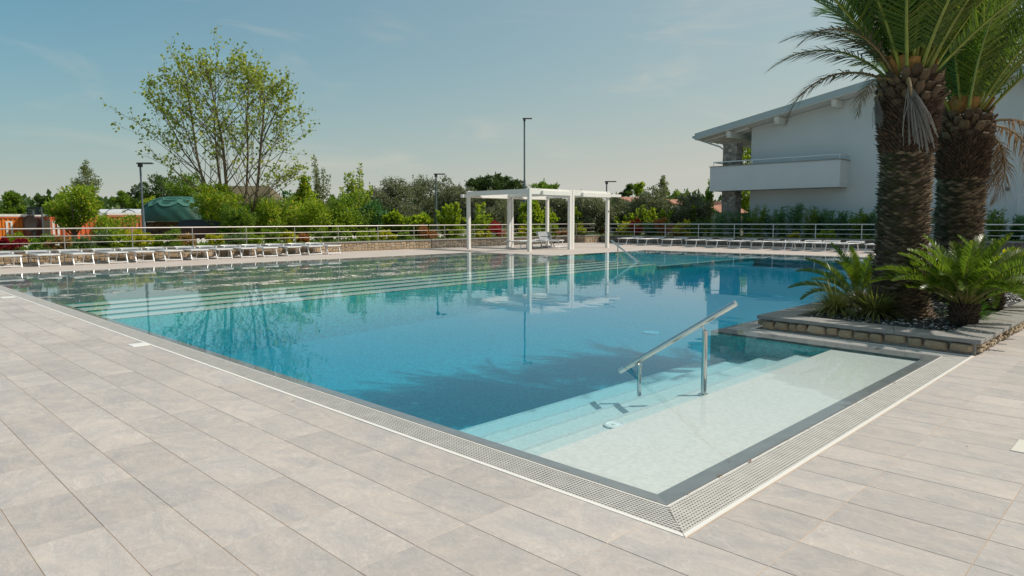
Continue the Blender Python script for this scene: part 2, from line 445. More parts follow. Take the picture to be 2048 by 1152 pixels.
M_stone3 = mat('shade darkened brown stone', (0.11, 0.095, 0.075), 0.9, c2=(0.25, 0.20, 0.145), scale=9, bump=0.9, bscale=20, bdist=0.02, island=0.6, objrand=0.6)  # darker version of the wall stone, with shade put into the colour
M_cap = mat('grey cap slab', (0.27, 0.26, 0.245), 0.75, var=0.16, scale=6, bump=0.5, bscale=40)
M_soil = mat('dark soil', (0.055, 0.045, 0.035), 0.95, var=0.4, scale=12, bump=0.8, bscale=30)
M_lawn = mat('rough grass ground', (0.07, 0.10, 0.03), 0.95, c2=(0.16, 0.15, 0.07), scale=0.6, bump=0.6, bscale=8)
M_asphalt = mat('asphalt', (0.055, 0.055, 0.055), 0.9, var=0.15, scale=5)
M_bark = mat('grey brown bark', (0.11, 0.09, 0.07), 0.9, var=0.35, scale=6, bump=0.7, bscale=20)
M_twig = mat('olive brown twig', (0.17, 0.13, 0.085), 0.9, var=0.3, scale=5)
M_lamp = mat('blue grey lamp pole', (0.12, 0.15, 0.17), 0.45, metal=0.3)
M_lamp_dark = mat('dark lamp head', (0.035, 0.04, 0.045), 0.5)
M_plaster = mat('white plaster', (0.60, 0.635, 0.66), 0.85, var=0.03, scale=0.8)
M_roof_edge = mat('pale blue grey metal trim', (0.40, 0.47, 0.50), 0.5)
M_timber = mat('white painted timber', (0.72, 0.72, 0.71), 0.6)
M_rooftile = mat('terracotta tiles', (0.36, 0.155, 0.10), 0.85, c2=(0.44, 0.22, 0.155), scale=3)
M_column = stone_wall_mat('column rubble', (0.17, 0.15, 0.13), (0.42, 0.38, 0.33), 4.2)
M_glass = mat('dark window glass', (0.05, 0.05, 0.09), 0.08)
M_shutter = mat('white shutter', (0.62, 0.66, 0.70), 0.6)
# ------------------------------------------------------------------ ground, terrace, pool
DX0, DX1, DY0, DY1 = -14.0, 36.4, -12.0, 28.5        # terrace rectangle
def ring(x0, y0, x1, y1, X0, Y0, X1, Y1, z):
    vs = [(x0,y0,z),(x1,y0,z),(x1,y1,z),(x0,y1,z),(X0,Y0,z),(X1,Y0,z),(X1,Y1,z),(X0,Y1,z)]
    return vs, [(4,5,1,0),(5,6,2,1),(6,7,3,2),(7,4,0,3)]
g = MB(); g.add(*ring(DX0, DY0, DX1, DY1, -2500, -2500, 2500, 2500, -0.05))
g.build('ground', M_lawn, kind='structure')
# access road beyond the garden strip
g = MB(); g.box(-60, 33.2, -0.04, 70, 40.0, -0.03)
g.build('road', M_asphalt, kind='structure')

deck = MB()
for (x0, y0, x1, y1) in ((DX0, DY0, 2.69, DY1), (2.69, DY0, DX1, 1.547), (2.69, 23.63, DX1, DY1), (21.53, 18.98, DX1, 23.63), (28.33, 1.547, DX1, 18.98)):
    deck.box(x0, y0, -0.30, x1, y1, -0.0022)
deck = deck.build('pool_deck', M_grout, kind='structure')
# far strips: the pieces are too small to tell apart there, one sheet per strip
far = MB()
for (x0, y0, x1, y1) in ((2.72, 23.66, DX1-.01, DY1-.01), (21.56, 19.01, DX1-.01, 23.66), (28.36, 1.56, DX1-.01, 19.01)):
    far.box(x0, y0, -0.0015, x1, y1, 0.0)
far.build('far_paving', M_paving, deck)

# slate tiles 0.30 x 0.60, laid in a plain grid
TX, TY, GX0, GY0, GAP = 0.3035, 0.6, 2.0830, 1.165, 0.0026
def tile_mesh(w_, d_):
    m = MB(); c = 0.0014
    m.add([(0,0,-.0026),(w_,0,-.0026),(w_,d_,-.0026),(0,d_,-.0026),(c,c,0),(w_-c,c,0),(w_-c,d_-c,0),(c,d_-c,0)],
          [(0,1,5,4),(1,2,6,5),(2,3,7,6),(3,0,4,7),(4,5,6,7)])
    return m.mesh('tile', M_tile)
cells = []
SK = [(2.585, 8.53, 2.685, 8.72), (5.09, .70, 5.31, .90)]
def clip_cell(i, j):
    x0, y0 = GX0+i*TX, GY0+j*TY
    x1, y1 = x0+TX, y0+TY
    if x0 > 2.6 :                                  # right-hand terrace, ends at the grate edge
        y1 = min(y1, 1.541)
        if y1-y0 < 0.03: return None
    return (x0, y0, x1, y1)
for i in range(-46, 48):
    for j in range(-14, 46):
        x0 = GX0+i*TX; y0 = GY0+j*TY
        if x0 < DX0+.05 or y0 < DY0+.05: continue
        if x0 < 2.6:
            if y0+TY > 28.49: continue
        elif y0 > 1.53 or x0 > 16.2: continue
        c = clip_cell(i, j)
        if c is None: continue
        cx, cy = (c[0]+c[2])/2, (c[1]+c[3])/2
        v = Vector((cx, cy, -CAM_H)); dz = v.dot(cF)
        if dz > 0.3:
            px, py = FPX*v.dot(right)/dz, FPX*v.dot(up)/dz
            vis = abs(px) < 1160 and -690 < py
        else: vis = False
        cells.append((0 if vis else 1, (v.length if vis else 1e6+v.length), c))
cells.sort(key=lambda q: (q[0], q[1]))
tcache = {}
for k, (hid, dist, c) in enumerate(cells[:300]):
    w_, d_ = round(c[2]-c[0]-GAP, 4), round(c[3]-c[1]-GAP, 4)
    if (w_, d_) not in tcache: tcache[(w_, d_)] = tile_mesh(w_, d_)
    link('tile', tcache[(w_, d_)], deck, loc=(c[0]+GAP/2, c[1]+GAP/2, random.uniform(-.0006, .0006)))
rest = np.array([c for _, _, c in cells[300:]])
h = GAP/2; cc = 0.0014
x0, y0, x1, y1 = rest[:,0]+h, rest[:,1]+h, rest[:,2]-h, rest[:,3]-h
zb = np.full(len(rest), -.0026); zt = rng.uniform(-.0006, .0006, len(rest))
V = np.stack([np.stack([x0,y0,zb],1), np.stack([x1,y0,zb],1), np.stack([x1,y1,zb],1), np.stack([x0,y1,zb],1),
              np.stack([x0+cc,y0+cc,zt],1), np.stack([x1-cc,y0+cc,zt],1), np.stack([x1-cc,y1-cc,zt],1), np.stack([x0+cc,y1-cc,zt],1)], 1).reshape(-1, 3)
F = (np.array([(0,1,5,4),(1,2,6,5),(2,3,7,6),(3,0,4,7),(4,5,6,7)])[None] + (np.arange(len(rest))*8)[:,None,None]).reshape(-1, 4)
link('tile', np_mesh('tile_field', V, F, M_tile), deck, kind='stuff')

# pool outline: outer edge of the coping, and inner edge of it
OUT = [(2.93,1.80),(8.24,1.80),(8.42,4.32),(28.10,4.32),(28.10,18.75),(21.30,18.75),(21.30,23.40),(2.93,23.40)]
def inset(poly, d):
    res = []; n = len(poly)
    for i in range(n):
        a, b, c = Vector(poly[i-1]), Vector(poly[i]), Vector(poly[(i+1) % n])
        e1 = (b-a).normalized(); e2 = (c-b).normalized()
        n1 = Vector((-e1.y, e1.x)); n2 = Vector((-e2.y, e2.x))
        k = 1+n1.dot(n2)
        res.append(tuple(b + (n1+n2)*(d/k)))
    return res
INN = inset(OUT, 0.15)
GUT = inset(OUT, -0.235)
STRIP = inset(OUT, -0.255)
FLOOR = -0.95
basin = MB()
n = len(OUT)
def bed(x): return FLOOR + .45*max(0, x-6)/22       # the floor rises towards the far side
basin_floor = [(x, y, bed(x)) for x, y in INN]
basin.add([(x, y, -0.032) for x, y in INN] + basin_floor, [(i, i+n, (i+1) % n + n, (i+1) % n) for i in range(n)], 0)
basin.add(basin_floor, [tuple(range(n))], 0)
basin = basin.build('pool_basin', M_mos_blue, kind='structure')
M_nosing = mosaic('nosing mosaic', (0.50, 0.52, 0.50), (0.55, 0.57, 0.55), (0.60, 0.62, 0.60))
# near entry: white shelf and steps
nx0, nx1 = 3.082, 8.35
def slab_up(name, poly, z, mt, th=None):
    m = MB(); m.prism(poly, z-th if th else FLOOR+.002, z); return m.build(name, mt, basin)
def xw(y): return 8.09 + (y-1.8)*0.0714
def near_poly(y0, y1): return [(nx0, y0), (xw(y0)-.004, y0), (xw(y1)-.004, y1), (nx0, y1)]
slab_up('entry_shelf', near_poly(1.954, 2.88), -0.06, M_mos_light)
for (a, b, z) in ((2.88, 3.27, -.17), (3.27, 3.70, -.26), (3.70, 4.12, -.355), (4.12, 4.62, -.46)):
    slab_up('step', near_poly(a, b), z, M_mos_light)
    slab_up('step_nosing', [(nx0+.002, b-.055), (xw(b-.055)-.006, b-.055), (xw(b-.01)-.006, b-.01), (nx0+.002, b-.01)], z+.003, M_nosing, .004)
# far wading area and its four treads
def yl(t, x): return (14.55+.045*(x-3.1))*(1-t) + (12.0+.060*(x-3.1))*t
xa, xb = 3.082, 20.33
slab_up('wading_floor', [(xa, yl(0, xa)), (xb, yl(0, xb)), (xb, 18.9), (21.148, 18.9), (21.148, 23.248), (xa, 23.248)], -0.042, M_mos_grey)
tz = [-.050, -.062, -.074, -.086]
for k in range(4):
    t0, t1 = k/4, (k+1)/4
    tm = t0 + 0.10
    slab_up('tread', [(xa, yl(tm, xa)), (xa, yl(t1, xa)), (xb, yl(t1, xb)), (xb, yl(tm, xb))][::-1], tz[k], M_mos_light, .008)
    slab_up('tread_edge', [(xa, yl(t0, xa)), (xa, yl(tm, xa)), (xb, yl(tm, xb)), (xb, yl(t0, xb))][::-1], tz[k]-.012, M_mos_blue)
slab_up('step_core', [(xa, yl(0, xa)-.004), (xa, yl(1, xa)+.003), (xb, yl(1, xb)+.003), (xb, yl(0, xb)-.004)][::-1], -.105, M_mos_blue)
slab_up('far_ledge', [(20.34, 13.05), (27.945, 13.05), (27.945, 18.597), (20.34, 18.597)], -0.16, M_mos_turq, .03)
slab_up('ledge_core', [(20.36, 13.07), (27.943, 13.07), (27.943, 18.595), (20.36, 18.595)], -0.192, M_mos_blue)
m = MB(); m.prism([(20.30, 12.98), (27.945, 12.98), (27.945, 13.046), (20.30, 13.046)], -.15, -.12); m.build('ledge_edge', M_mos_light, basin)
# coping: grey stone dipping under the water film
m = MB()
for i in range(n):
    j = (i+1) % n
    a, b, c, d = OUT[i], OUT[j], INN[j], INN[i]
    m.add([(*a,0.0),(*b,0.0),(*c,-.03),(*d,-.03),(*a,-.25),(*b,-.25),(*c,-.06),(*d,-.06)], [(0,1,2,3),(4,5,1,0),(3,2,6,7),(7,6,5,4)])
m.build('pool_coping', M_coping, kind='structure')
# gutter channel and grates
m = MB()
for i in range(n):
    j = (i+1) % n
    m.add([(*OUT[i],-.12),(*OUT[j],-.12),(*STRIP[j],-.12),(*STRIP[i],-.12)], [(0,1,2,3)][::1])
    m.add([(*STRIP[i],-.12),(*STRIP[j],-.12),(*STRIP[j],-.007),(*STRIP[i],-.007)], [(0,1,2,3)])
m.build('gutter_channel', M_channel, basin)
def grate(i, label, group, detail):
    j = (i+1) % n
    a, b = Vector(OUT[i]), Vector(OUT[j]); e = (b-a); Ln = e.length; e.normalize()
    nrm = Vector((e.y, -e.x))                                    # outward
    W = 0.233
    ga, gb = Vector(GUT[i]), Vector(GUT[j])
    # mitre: start/end offsets grow with distance from the coping
    s0 = (ga-a).dot(e)/W; s1 = (gb-b).dot(e)/W
    t = thing('overflow_grate', label, 'grate', group=group)
    t['kind'] = 'structure'
    def P(s, q, z): p = a + e*s + nrm*q; return (p.x, p.y, z)
    bars = MB()
    rows = 11 if detail else 7
    for k in range(rows):
        q = 0.016 + k*(W-.032)/(rows-1); hw = 0.0048 if detail else .010
        x0, x1 = s0*q, Ln+s1*q
        bars.add([P(x0,q-hw,-.012),P(x1,q-hw,-.012),P(x1,q+hw,-.012),P(x0,q+hw,-.012),P(x0,q-hw,-.001),P(x1,q-hw,-.001),P(x1,q+hw,-.001),P(x0,q+hw,-.001)],
                 [(4,7,6,5),(0,4,5,1),(2,6,7,3)])
    bars.build('bars', M_grate, t, kind='stuff')
    if detail:
        ribs = MB(); pitch = 0.0235; k = 0; s = min(s0*W, 0)
        while s < max(Ln+s1*W, Ln):
            q0, q1 = 0.006, W-.006
            ok = s0*q0 <= s <= Ln+s1*q0
            if s < 0 and s0 < 0: q0 = max(q0, s/s0 + .002)
            if s > Ln and s1 > 0: q0 = max(q0, (s-Ln)/s1 + .002)
            if s0 > 0 and s < s0*W: q1 = min(q1, s/s0)
            if s1 < 0 and s > Ln+s1*W: q1 = min(q1, (s-Ln)/s1)
            if q1-q0 > .01:
                hw = .0042
                ribs.add([P(s-hw,q0,-.0135),P(s+hw,q0,-.0135),P(s+hw,q1,-.0135),P(s-hw,q1,-.0135),P(s-hw,q0,-.003),P(s+hw,q0,-.003),P(s+hw,q1,-.003),P(s-hw,q1,-.003)],
                         [(4,5,6,7),(0,1,5,4),(1,2,6,5),(2,3,7,6),(3,0,4,7)])
            s += pitch
        ribs.build('ribs', M_grate, t, kind='stuff')
    lip = MB()
    q0, q1 = 0.002, 0.010
    lip.add([P(s0*q0,q0,-.002),P(Ln+s1*q0,q0,-.002),P(Ln+s1*q1,q1,-.002),P(s0*q1,q1,-.002)], [(0,3,2,1)])
    q0, q1 = W-.004, W+.020
    lip.add([P(s0*q0,q0,-.01),P(Ln+s1*q0,q0,-.01),P(Ln+s1*q1,q1,-.01),P(s0*q1,q1,-.01),P(s0*q0,q0,.003),P(Ln+s1*q0,q0,.003),P(Ln+s1*q1,q1,.003),P(s0*q1,q1,.003)], [(4,7,6,5),(0,4,5,1),(2,6,7,3)])
    lip.build('edge_strip', M_white_strip, t)
    return t
grate(7, 'long grey overflow grate with a white edge along the left side of the pool', 'overflow grates round the pool', True)
grate(0, 'short grey overflow grate beside the white entry shelf, running up to the stone planter', 'overflow grates round the pool', True)
grate(1, 'shaded grate strip between the pool and the front of the stone planter', 'overflow grates round the pool', True)
grate(2, 'grate strip behind the stone planter on the pool side', 'overflow grates round the pool', False)
grate(3, 'far grate strip in front of the sun lounger row beside the white villa', 'overflow grates round the pool', False)
grate(4, 'grate strip at the far corner of the pool near the small handrail', 'overflow grates round the pool', False)
grate(5, 'grate strip at the foot of the white pergola terrace', 'overflow grates round the pool', False)
grate(6, 'far grate strip in front of the sun loungers by the sunlit stone wall', 'overflow grates round the pool', False)

# water body
m = MB()
Wp = inset(OUT, 0.0)
m.prism(Wp, FLOOR-.3, -0.0035)
water = m.build('pool_water', M_water, kind='structure')

# pool lights on the floor, one return nozzle on the step
def inlet(x, y, z, r=.165):
    m = MB(); m.lathe([(r, z+.002), (r, z+.012), (r*.82, z+.018), (r*.75, z+.014), (r*.3, z+.014), (r*.25, z+.02)], 14, (x, y)); 
    return m.build('floor_light', M_white, basin, smooth=False)
for (x, y) in ((5.36,7.07),(5.76,12.0),(12.24,12.5),(11.76,7.67),(18.66,8.1),(24.2,8.1),(19.04,12.6)): inlet(x, y, bed(x))
for (x, y) in ((6.3,17.2),(12.4,17.3),(7.5,20.5),(14.0,20.5),(19.3,20.8)): inlet(x, y, -.042, .12)
inlet(4.30, 3.12, -.17, .085)

# white lids let into the terrace
def lid(x0, y0, x1, y1, label, mt):
    m = MB(); m.cbox(x0, y0, -.004, x1, y1, .006, .003)
    t = m.build('skimmer_lid', mt); tag(t, label, 'lid'); return t
lid(2.50, 8.58, 2.675, 8.78, 'small white square lid beside the long overflow grate, middle of the left terrace', M_white)
lid(2.44, 15.95, 2.66, 16.2, 'small white lid at the far end of the left terrace', M_white)
lid(5.12, .45, 5.42, .72, 'pale square hatch in the terrace tiles near the right edge', mat('cream hatch', (.66, .63, .56), .6))
# blown leaves caught along the gutter, a few specks on the tiles
P_ = []
for k in range(70):
    if random.random() < .5: P_.append((2.925+random.gauss(-.006,.012), random.uniform(1.9, 9), .004))
    elif random.random() < .6: P_.append((random.uniform(3, 8), 1.795+random.gauss(-.008,.012), .004))
    else: P_.append((random.uniform(-3, 7), random.uniform(.2, 6), .003))
m = MB()
for (x, y, z) in P_:
    if x > 2.72 and y > 1.83: continue
    if 2.6 > x or y < 1.5: r = random.uniform(.002, .005)
    else: r = random.uniform(.006, .014)
    a = random.uniform(0, 6.28)
    q = [Vector((math.cos(a+t)*r*s_, math.sin(a+t)*r*s_, 0))+Vector((x, y, z+random.uniform(0,.006))) for t, s_ in ((0,1.4),(1.57,.7),(3.14,1.4),(4.71,.7))]
    m.add(q, [(0,1,2,3)])
m.build('leaf_litter', mat('dry leaf bits', (.16,.07,.03), .9, c2=(.35,.2,.1), scale=20), kind='stuff')
# ------------------------------------------------------------------ stones for built walls
def stone_mesh(w_, h_, d_, seed, mt):
    """one rough stone lying in the x-z plane, face towards -y, w_ x h_, sticking out d_"""
    r = random.Random(seed); k = 10; m = MB(); vs = []
    pts = []
    for i in range(k):
        a = 2*math.pi*(i+.5)/k
        ca, sa = math.cos(a), math.sin(a)
        e = 0.42
        x = math.copysign(abs(ca)**e, ca)*w_/2*(1-r.uniform(0,.13)); z = math.copysign(abs(sa)**e, sa)*h_/2*(1-r.uniform(0,.15))
        pts.append((x, z))
    for (x, z) in pts: vs.append((x, 0.02, z))
    for (x, z) in pts: vs.append((x, -d_*.55, z))
    for (x, z) in pts: vs.append((x*.86+r.uniform(-.004,.004), -d_*r.uniform(.85,1.1), z*.82+r.uniform(-.004,.004)))
    vs.append((r.uniform(-.1,.1)*w_, -d_*1.15, r.uniform(-.1,.1)*h_))
    fs = []
    for i in range(k):
        j = (i+1) % k
        fs += [(i, j, k+j, k+i), (k+i, k+j, 2*k+j, 2*k+i), (2*k+i, 2*k+j, 3*k)]
    m.add(vs, fs)
    return m.mesh('stone', mt)
STONES = {}
def stone_pool(key, mt):
    if key in STONES: return STONES[key]
    STONES[key] = [[stone_mesh(wc, 1.0, .16, 100+17*q+int(wc*100), mt) for q in range(4)] for wc in (.9, 1.4, 2.0)]
    return STONES[key]
def lay_stones(parent, key, mt, a, b, z0, z1, courses, wmin, wmax, limit=None, gap=.008):
    """stones on the vertical face from a to b (2D); outside is on the right of a->b"""
    a, b = Vector(a), Vector(b); e = (b-a); Ln = e.length; e.normalize()
    ang = math.atan2(e.y, e.x); pool_ = stone_pool(key, mt); cnt = 0
    ch = (z1-z0)/courses
    for c in range(courses):
        s = 0.01+random.uniform(0, .05)
        while s < Ln-.04:
            wd = min(random.uniform(wmin, wmax), Ln-s-.01)
            if wd < .04: break
            if Ln-s-wd < .06: wd = Ln-s-.01
            hh = ch*random.uniform(.88, 1.0)
            ar = wd/hh; k = 0 if ar < 1.15 else (1 if ar < 1.7 else 2)
            me = random.choice(pool_[k]); wc = (.9, 1.4, 2.0)[k]
            p = a+e*(s+wd/2)
            o = link('stone', me, parent, loc=(p.x, p.y, z0+ch*(c+.5)+random.uniform(-.01,.01)))
            o.rotation_euler = (0, random.uniform(-.06,.06), ang)
            o.scale = ((wd-gap)/wc, random.uniform(.6, 1.2)*min(1, hh/.16)*.9, hh-gap)
            cnt += 1
            s += wd
    return cnt

# ------------------------------------------------------------------ stone planter with the palms
PZ, CZ = 0.128, 0.172
planter = thing('stone_planter', 'low golden stone planter with a grey slab rim holding the two palms', 'planter', (8.5, 1.5, 0))
planter.location = (0, 0, 0)
PL = [(8.52, 1.53), (15.6, 1.44), (15.6, 4.02), (8.76, 4.02)]
core = MB(); 
PLi = inset(PL, .03)
core.prism(PLi, -.02, PZ)
core.build('mortar_core', M_mortar, planter)
for i in range(4):
    a, b = PLi[i], PLi[(i+1) % 4]
    if i == 1: continue
    ww = (.10, .26) if i == 3 else (.07, .15)
    lay_stones(planter, 'gold', M_stone, a, b, .012, PZ-.004, 1 if i == 3 else 2, *ww) if i != 2 else lay_stones(planter, 'gold', M_stone, a, b, .012, PZ-.004, 1, .1, .26)
PLo = inset(PL, -.03); PLn = inset(PL, .34)
for i in range(4):
    j = (i+1) % 4
    a, b, c, d = [Vector(q) for q in (PLo[i], PLo[j], PLn[j], PLn[i])]
    Ln = (b-a).length; k = max(1, round(Ln/.85))
    for q in range(k):
        t0, t1 = q/k, (q+1)/k; gp = .002/Ln
        t0 += gp if q else 0; t1 -= gp if q < k-1 else 0
        p = [a.lerp(b, t0), a.lerp(b, t1), d.lerp(c, t1), d.lerp(c, t0)]
        m = MB(); ch = .006
        ctr = sum(p, Vector((0, 0)))/4
        pin = [v+(ctr-v).normalized()*ch for v in p]
        z0 = PZ; z1 = CZ + random.uniform(-.001, .001)
        m.add([(*v, z0) for v in p]+[(*v, z1-ch) for v in p]+[(*v, z1) for v in pin],
              [(3,2,1,0)]+[(s, (s+1) % 4, 4+(s+1) % 4, 4+s) for s in range(4)]+[(4+s, 4+(s+1) % 4, 8+(s+1) % 4, 8+s) for s in range(4)]+[(8,9,10,11)])
        m.build('cap_slab', M_cap, planter)
m = MB(); m.prism(inset(PL, .335), 0.10, PZ+.002); m.build('soil', M_soil, planter)
# pebbles, dark and pale
def pebbles(nm, cnt, mt, seed, xr, yr, zc, smin=.012, smax=.032, parent=None):
    r = np.random.default_rng(seed)
    base = np.array([(1,0,0),(.5,.8,0),(-.5,.8,0),(-1,0,0),(-.5,-.8,0),(.5,-.8,0),(.25,.1,.6),(-.3,-.1,.6),(0,0,-.6)])
    fs = np.array([(0,1,6),(1,2,6),(2,7,6),(2,3,7),(3,4,7),(4,5,7),(5,6,7),(5,0,6),(1,0,8),(2,1,8),(3,2,8),(4,3,8),(5,4,8),(0,5,8)])
    P = np.stack([r.uniform(*xr, cnt), r.uniform(*yr, cnt), np.full(cnt, zc)+r.uniform(-.002,.008,cnt)], 1)
    S = r.uniform(smin, smax, cnt); A = r.uniform(0, 6.28, cnt); sq = r.uniform(.6, 1, cnt)
    b = base[None]*np.stack([S, S*sq, S*.7], 1)[:,None,:]
    ca, sa = np.cos(A)[:,None], np.sin(A)[:,None]
    V = np.stack([b[:,:,0]*ca-b[:,:,1]*sa, b[:,:,0]*sa+b[:,:,1]*ca, b[:,:,2]], 2) + P[:,None,:]
    F = (fs[None]+(np.arange(cnt)*9)[:,None,None]).reshape(-1, 3)
    return link(nm, np_mesh(nm, V.reshape(-1,3), F, mt), parent, kind='stuff')
pebbles('dark_pebbles', 5200, mat('dark pebble', (.03,.03,.035), .6, c2=(.12,.12,.13), island=1.0, scale=30), 3, (8.9, 15.2), (1.86, 3.66), PZ+.006, parent=planter)
pebbles('pale_pebbles', 700, mat('pale pebble', (.28,.28,.28), .6, c2=(.55,.54,.52), island=1.0, scale=30), 4, (9.0, 15.0), (1.88, 3.6), PZ+.014, .012, .036, parent=planter)

# ------------------------------------------------------------------ fronds, palms
M_frond = leafmat('palm leaflets', (.042,.090,.022), (.090,.155,.032), (.23,.24,.05), .44, .38)
M_frond_y = leafmat('young palm leaflets', (.06,.12,.02), (.13,.20,.03), (.24,.25,.05), .45, .38)
M_rachis = mat('yellow green rachis', (.23,.26,.04), .45, var=.25, scale=6)
M_frond_dry = leafmat('dry palm leaflets', (.16,.10,.055), (.30,.20,.11), (.10,.10,.04), .25, .7, (1.2,1.0,.7))
M_frond_mix = leafmat('half dry palm leaflets', (.06,.075,.03), (.20,.13,.075), (.30,.21,.13), .25, .6, (1.2,1.1,.7))
M_rachis_dry = mat('dry rachis', (.24,.17,.08), .7, var=.3, scale=6)
M_frond_grey = leafmat('grey dead leaflets', (.16,.145,.13), (.30,.28,.26), (.22,.19,.16), .15, .8, (1,1,1))

def frond_mesh(name, Lr, arch, n_leaf, leaf_len, leaf_w, mats, seed, r0=.028, vee=.35, droop=.10, bare=.10, power=1.5, spread=(72, 24), tipw=.0, jit=.10, gapp=0.0, curl=0.0):
    """frond running out along +x, starting straight and bending down by `arch` radians; rachis and leaflets in one mesh"""
    r = random.Random(seed); n = 14
    pts = [Vector((0,0,0))]; dirs = []
    side = r.uniform(-.12, .12)
    for i in range(n):
        t = (i+.5)/n; th = -arch*t**power
        d = Vector((math.cos(th)*math.cos(side*t), math.cos(th)*math.sin(side*t), math.sin(th)))
        dirs.append(d); pts.append(pts[-1]+d*(Lr/n))
    def at(t):
        f = min(t*n, n-1e-6); i = int(f)
        return pts[i].lerp(pts[i+1], f-i), dirs[i].lerp(dirs[min(i+1, n-1)], f-i).normalized()
    m = MB()
    m.tube(pts, [max(.004, r0*(1-.9*i/n)) for i in range(n+1)], 5, 0)
    for k in range(n_leaf):
        t = bare+(1-bare)*(k+r.random()*.6)/n_leaf
        if t > .995: t = .995
        if r.random() < gapp: continue
        p, d = at(t)
        lat = Vector((-d.y, d.x, 0)).normalized(); nor = lat.cross(d)*-1
        if nor.z < 0 and abs(d.z) < .8: nor = -nor
        a = R(spread[0]*(1-t)+spread[1]*t)
        ll = leaf_len*max(.25, math.sin(math.pi*min(1, .16+.80*t))**.7)*r.uniform(1-jit, 1+jit)
        if t < bare+.12: ll *= .55
        for sg in (-1, 1):
            u = (d*math.cos(a)+lat*(sg*math.sin(a))+nor*(vee*r.uniform(.5, 1.4))+Vector((r.uniform(-jit,jit),r.uniform(-jit,jit),r.uniform(-jit,jit)))).normalized()
            wv = d*(leaf_w*.5) if a > .6 else (lat*sg*.5+d*.5)*leaf_w*.5
            q0 = p; q1 = p+u*(ll*.55)-Vector((0,0,droop*.22*ll)); q2 = p+u*(ll*(1-curl))-Vector((0,0,droop*ll))
            m.add([q0-wv*.7, q0+wv*.7, q1+wv, q1-wv, q2], [(0,1,2,3),(3,2,4)], 1)
    return m.mesh(name, mats)

PALM_F = [frond_mesh('frond', 2.7, .42+.12*i, 96, .50, .024, [M_rachis, M_frond if i < 3 else M_frond_y], 20+i, r0=.026) for i in range(5)]
PALM_HALF = [frond_mesh('frond', 1.75, 1.5+.25*i, 66, .34, .022, [M_rachis_dry if i else M_rachis, M_frond_mix], 40+i, r0=.022, droop=.45, vee=.12, jit=.2, power=1.2) for i in range(2)]
PALM_DRY = [frond_mesh('dry_frond', 1.75, 2.2+.3*i, 70, .36, .022, [M_rachis_dry, M_frond_dry], 50+i, r0=.022, droop=.75, vee=0, jit=.28, power=.8) for i in range(2)]
def brush_mesh(name, ln, cnt, seed):
    """dead frond hanging down: a sheaf of grey strands falling from its stub, leaning to one side (local +x is outward)"""
    r = random.Random(seed); m = MB()
    m.tube([(0,0,0),(.10,0,.03),(.17,.03,-.08),(.19,.06,-.26)], [.03,.028,.02,.008], 6, 0)
    for i in range(cnt):
        t = r.random(); p0 = Vector((.12+.07*t, .05*t, .01-.22*t)); sp = r.gauss(0, .07); l_ = ln*r.uniform(.55, 1.0)
        pts = [p0, p0+Vector((.05, .05+sp*.5, -.25*l_)), p0+Vector((.05+r.uniform(-.03,.03), .11+sp, -.65*l_)), p0+Vector((.02+r.uniform(-.03,.04), .15+sp*1.25, -l_))]
        w_ = r.uniform(.0025, .0055); q = Vector((0, w_, 0)) if r.random() < .7 else Vector((w_, 0, 0))
        m.add([v+q*s_ for v in pts for s_ in (-1, 1)], [(0,1,3,2),(2,3,5,4),(4,5,7,6)], 1)
    return m.mesh(name, [M_rachis_dry, M_frond_grey])
PALM_GREY = [brush_mesh('dead_frond', .78, 130, 60)]

M_trunk = mat('palm trunk fibre', (.045,.030,.020), .95, c2=(.12,.085,.055), scale=9, bump=1, bscale=30, bdist=.03)
M_scale = mat('palm leaf scar', (.032,.021,.014), .95, c2=(.33,.24,.155), scale=14, bump=.8, bscale=60, island=.75, bdist=.02)
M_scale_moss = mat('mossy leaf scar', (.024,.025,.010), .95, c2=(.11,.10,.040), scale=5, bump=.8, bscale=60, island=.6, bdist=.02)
M_fibre = mat('red brown fibre', (.030,.018,.012), .95, c2=(.16,.095,.060), scale=12, bump=.8, bscale=60, island=.7, bdist=.02)
M_stub = mat('brown leaf stub', (.055,.034,.020), .9, c2=(.20,.135,.08), scale=8, bump=.6, bscale=40, objrand=.6)
M_cutside = mat('ochre leaf base', (.20,.12,.03), .7, c2=(.42,.20,.05), scale=14)
M_cut = mat('orange cut stub', (.55,.22,.04), .7, c2=(.62,.34,.10), scale=9)
def stub_mesh(mats, ln, seed):
    r = random.Random(seed); m = MB()
    w_, h_ = .075, .032
    sec = [(0, 1.0), (ln*.55, .95), (ln, .74)]
    vs = []
    for (x, k) in sec:
        for (yy, zz) in ((-1,-.25),(-.5,-1),(.5,-1),(1,-.25),(.55,.75),(-.55,.75)):
            vs.append((x+r.uniform(-.008,.008), yy*w_*k, zz*h_*k))
    fs = []
    for i in range(2):
        for k in range(6): fs.append((i*6+k, i*6+(k+1) % 6, (i+1)*6+(k+1) % 6, (i+1)*6+k))
    m.add(vs, fs, 0); m.add(vs[12:], [tuple(range(6))], 1)
    return m.mesh('leaf_stub', mats)
STUB = [stub_mesh([M_stub, M_stub], .13+.02*i, i) for i in range(3)]
STUB_CUT = [stub_mesh([M_cutside, M_cut], .20+.03*i, 9+i) for i in range(2)]

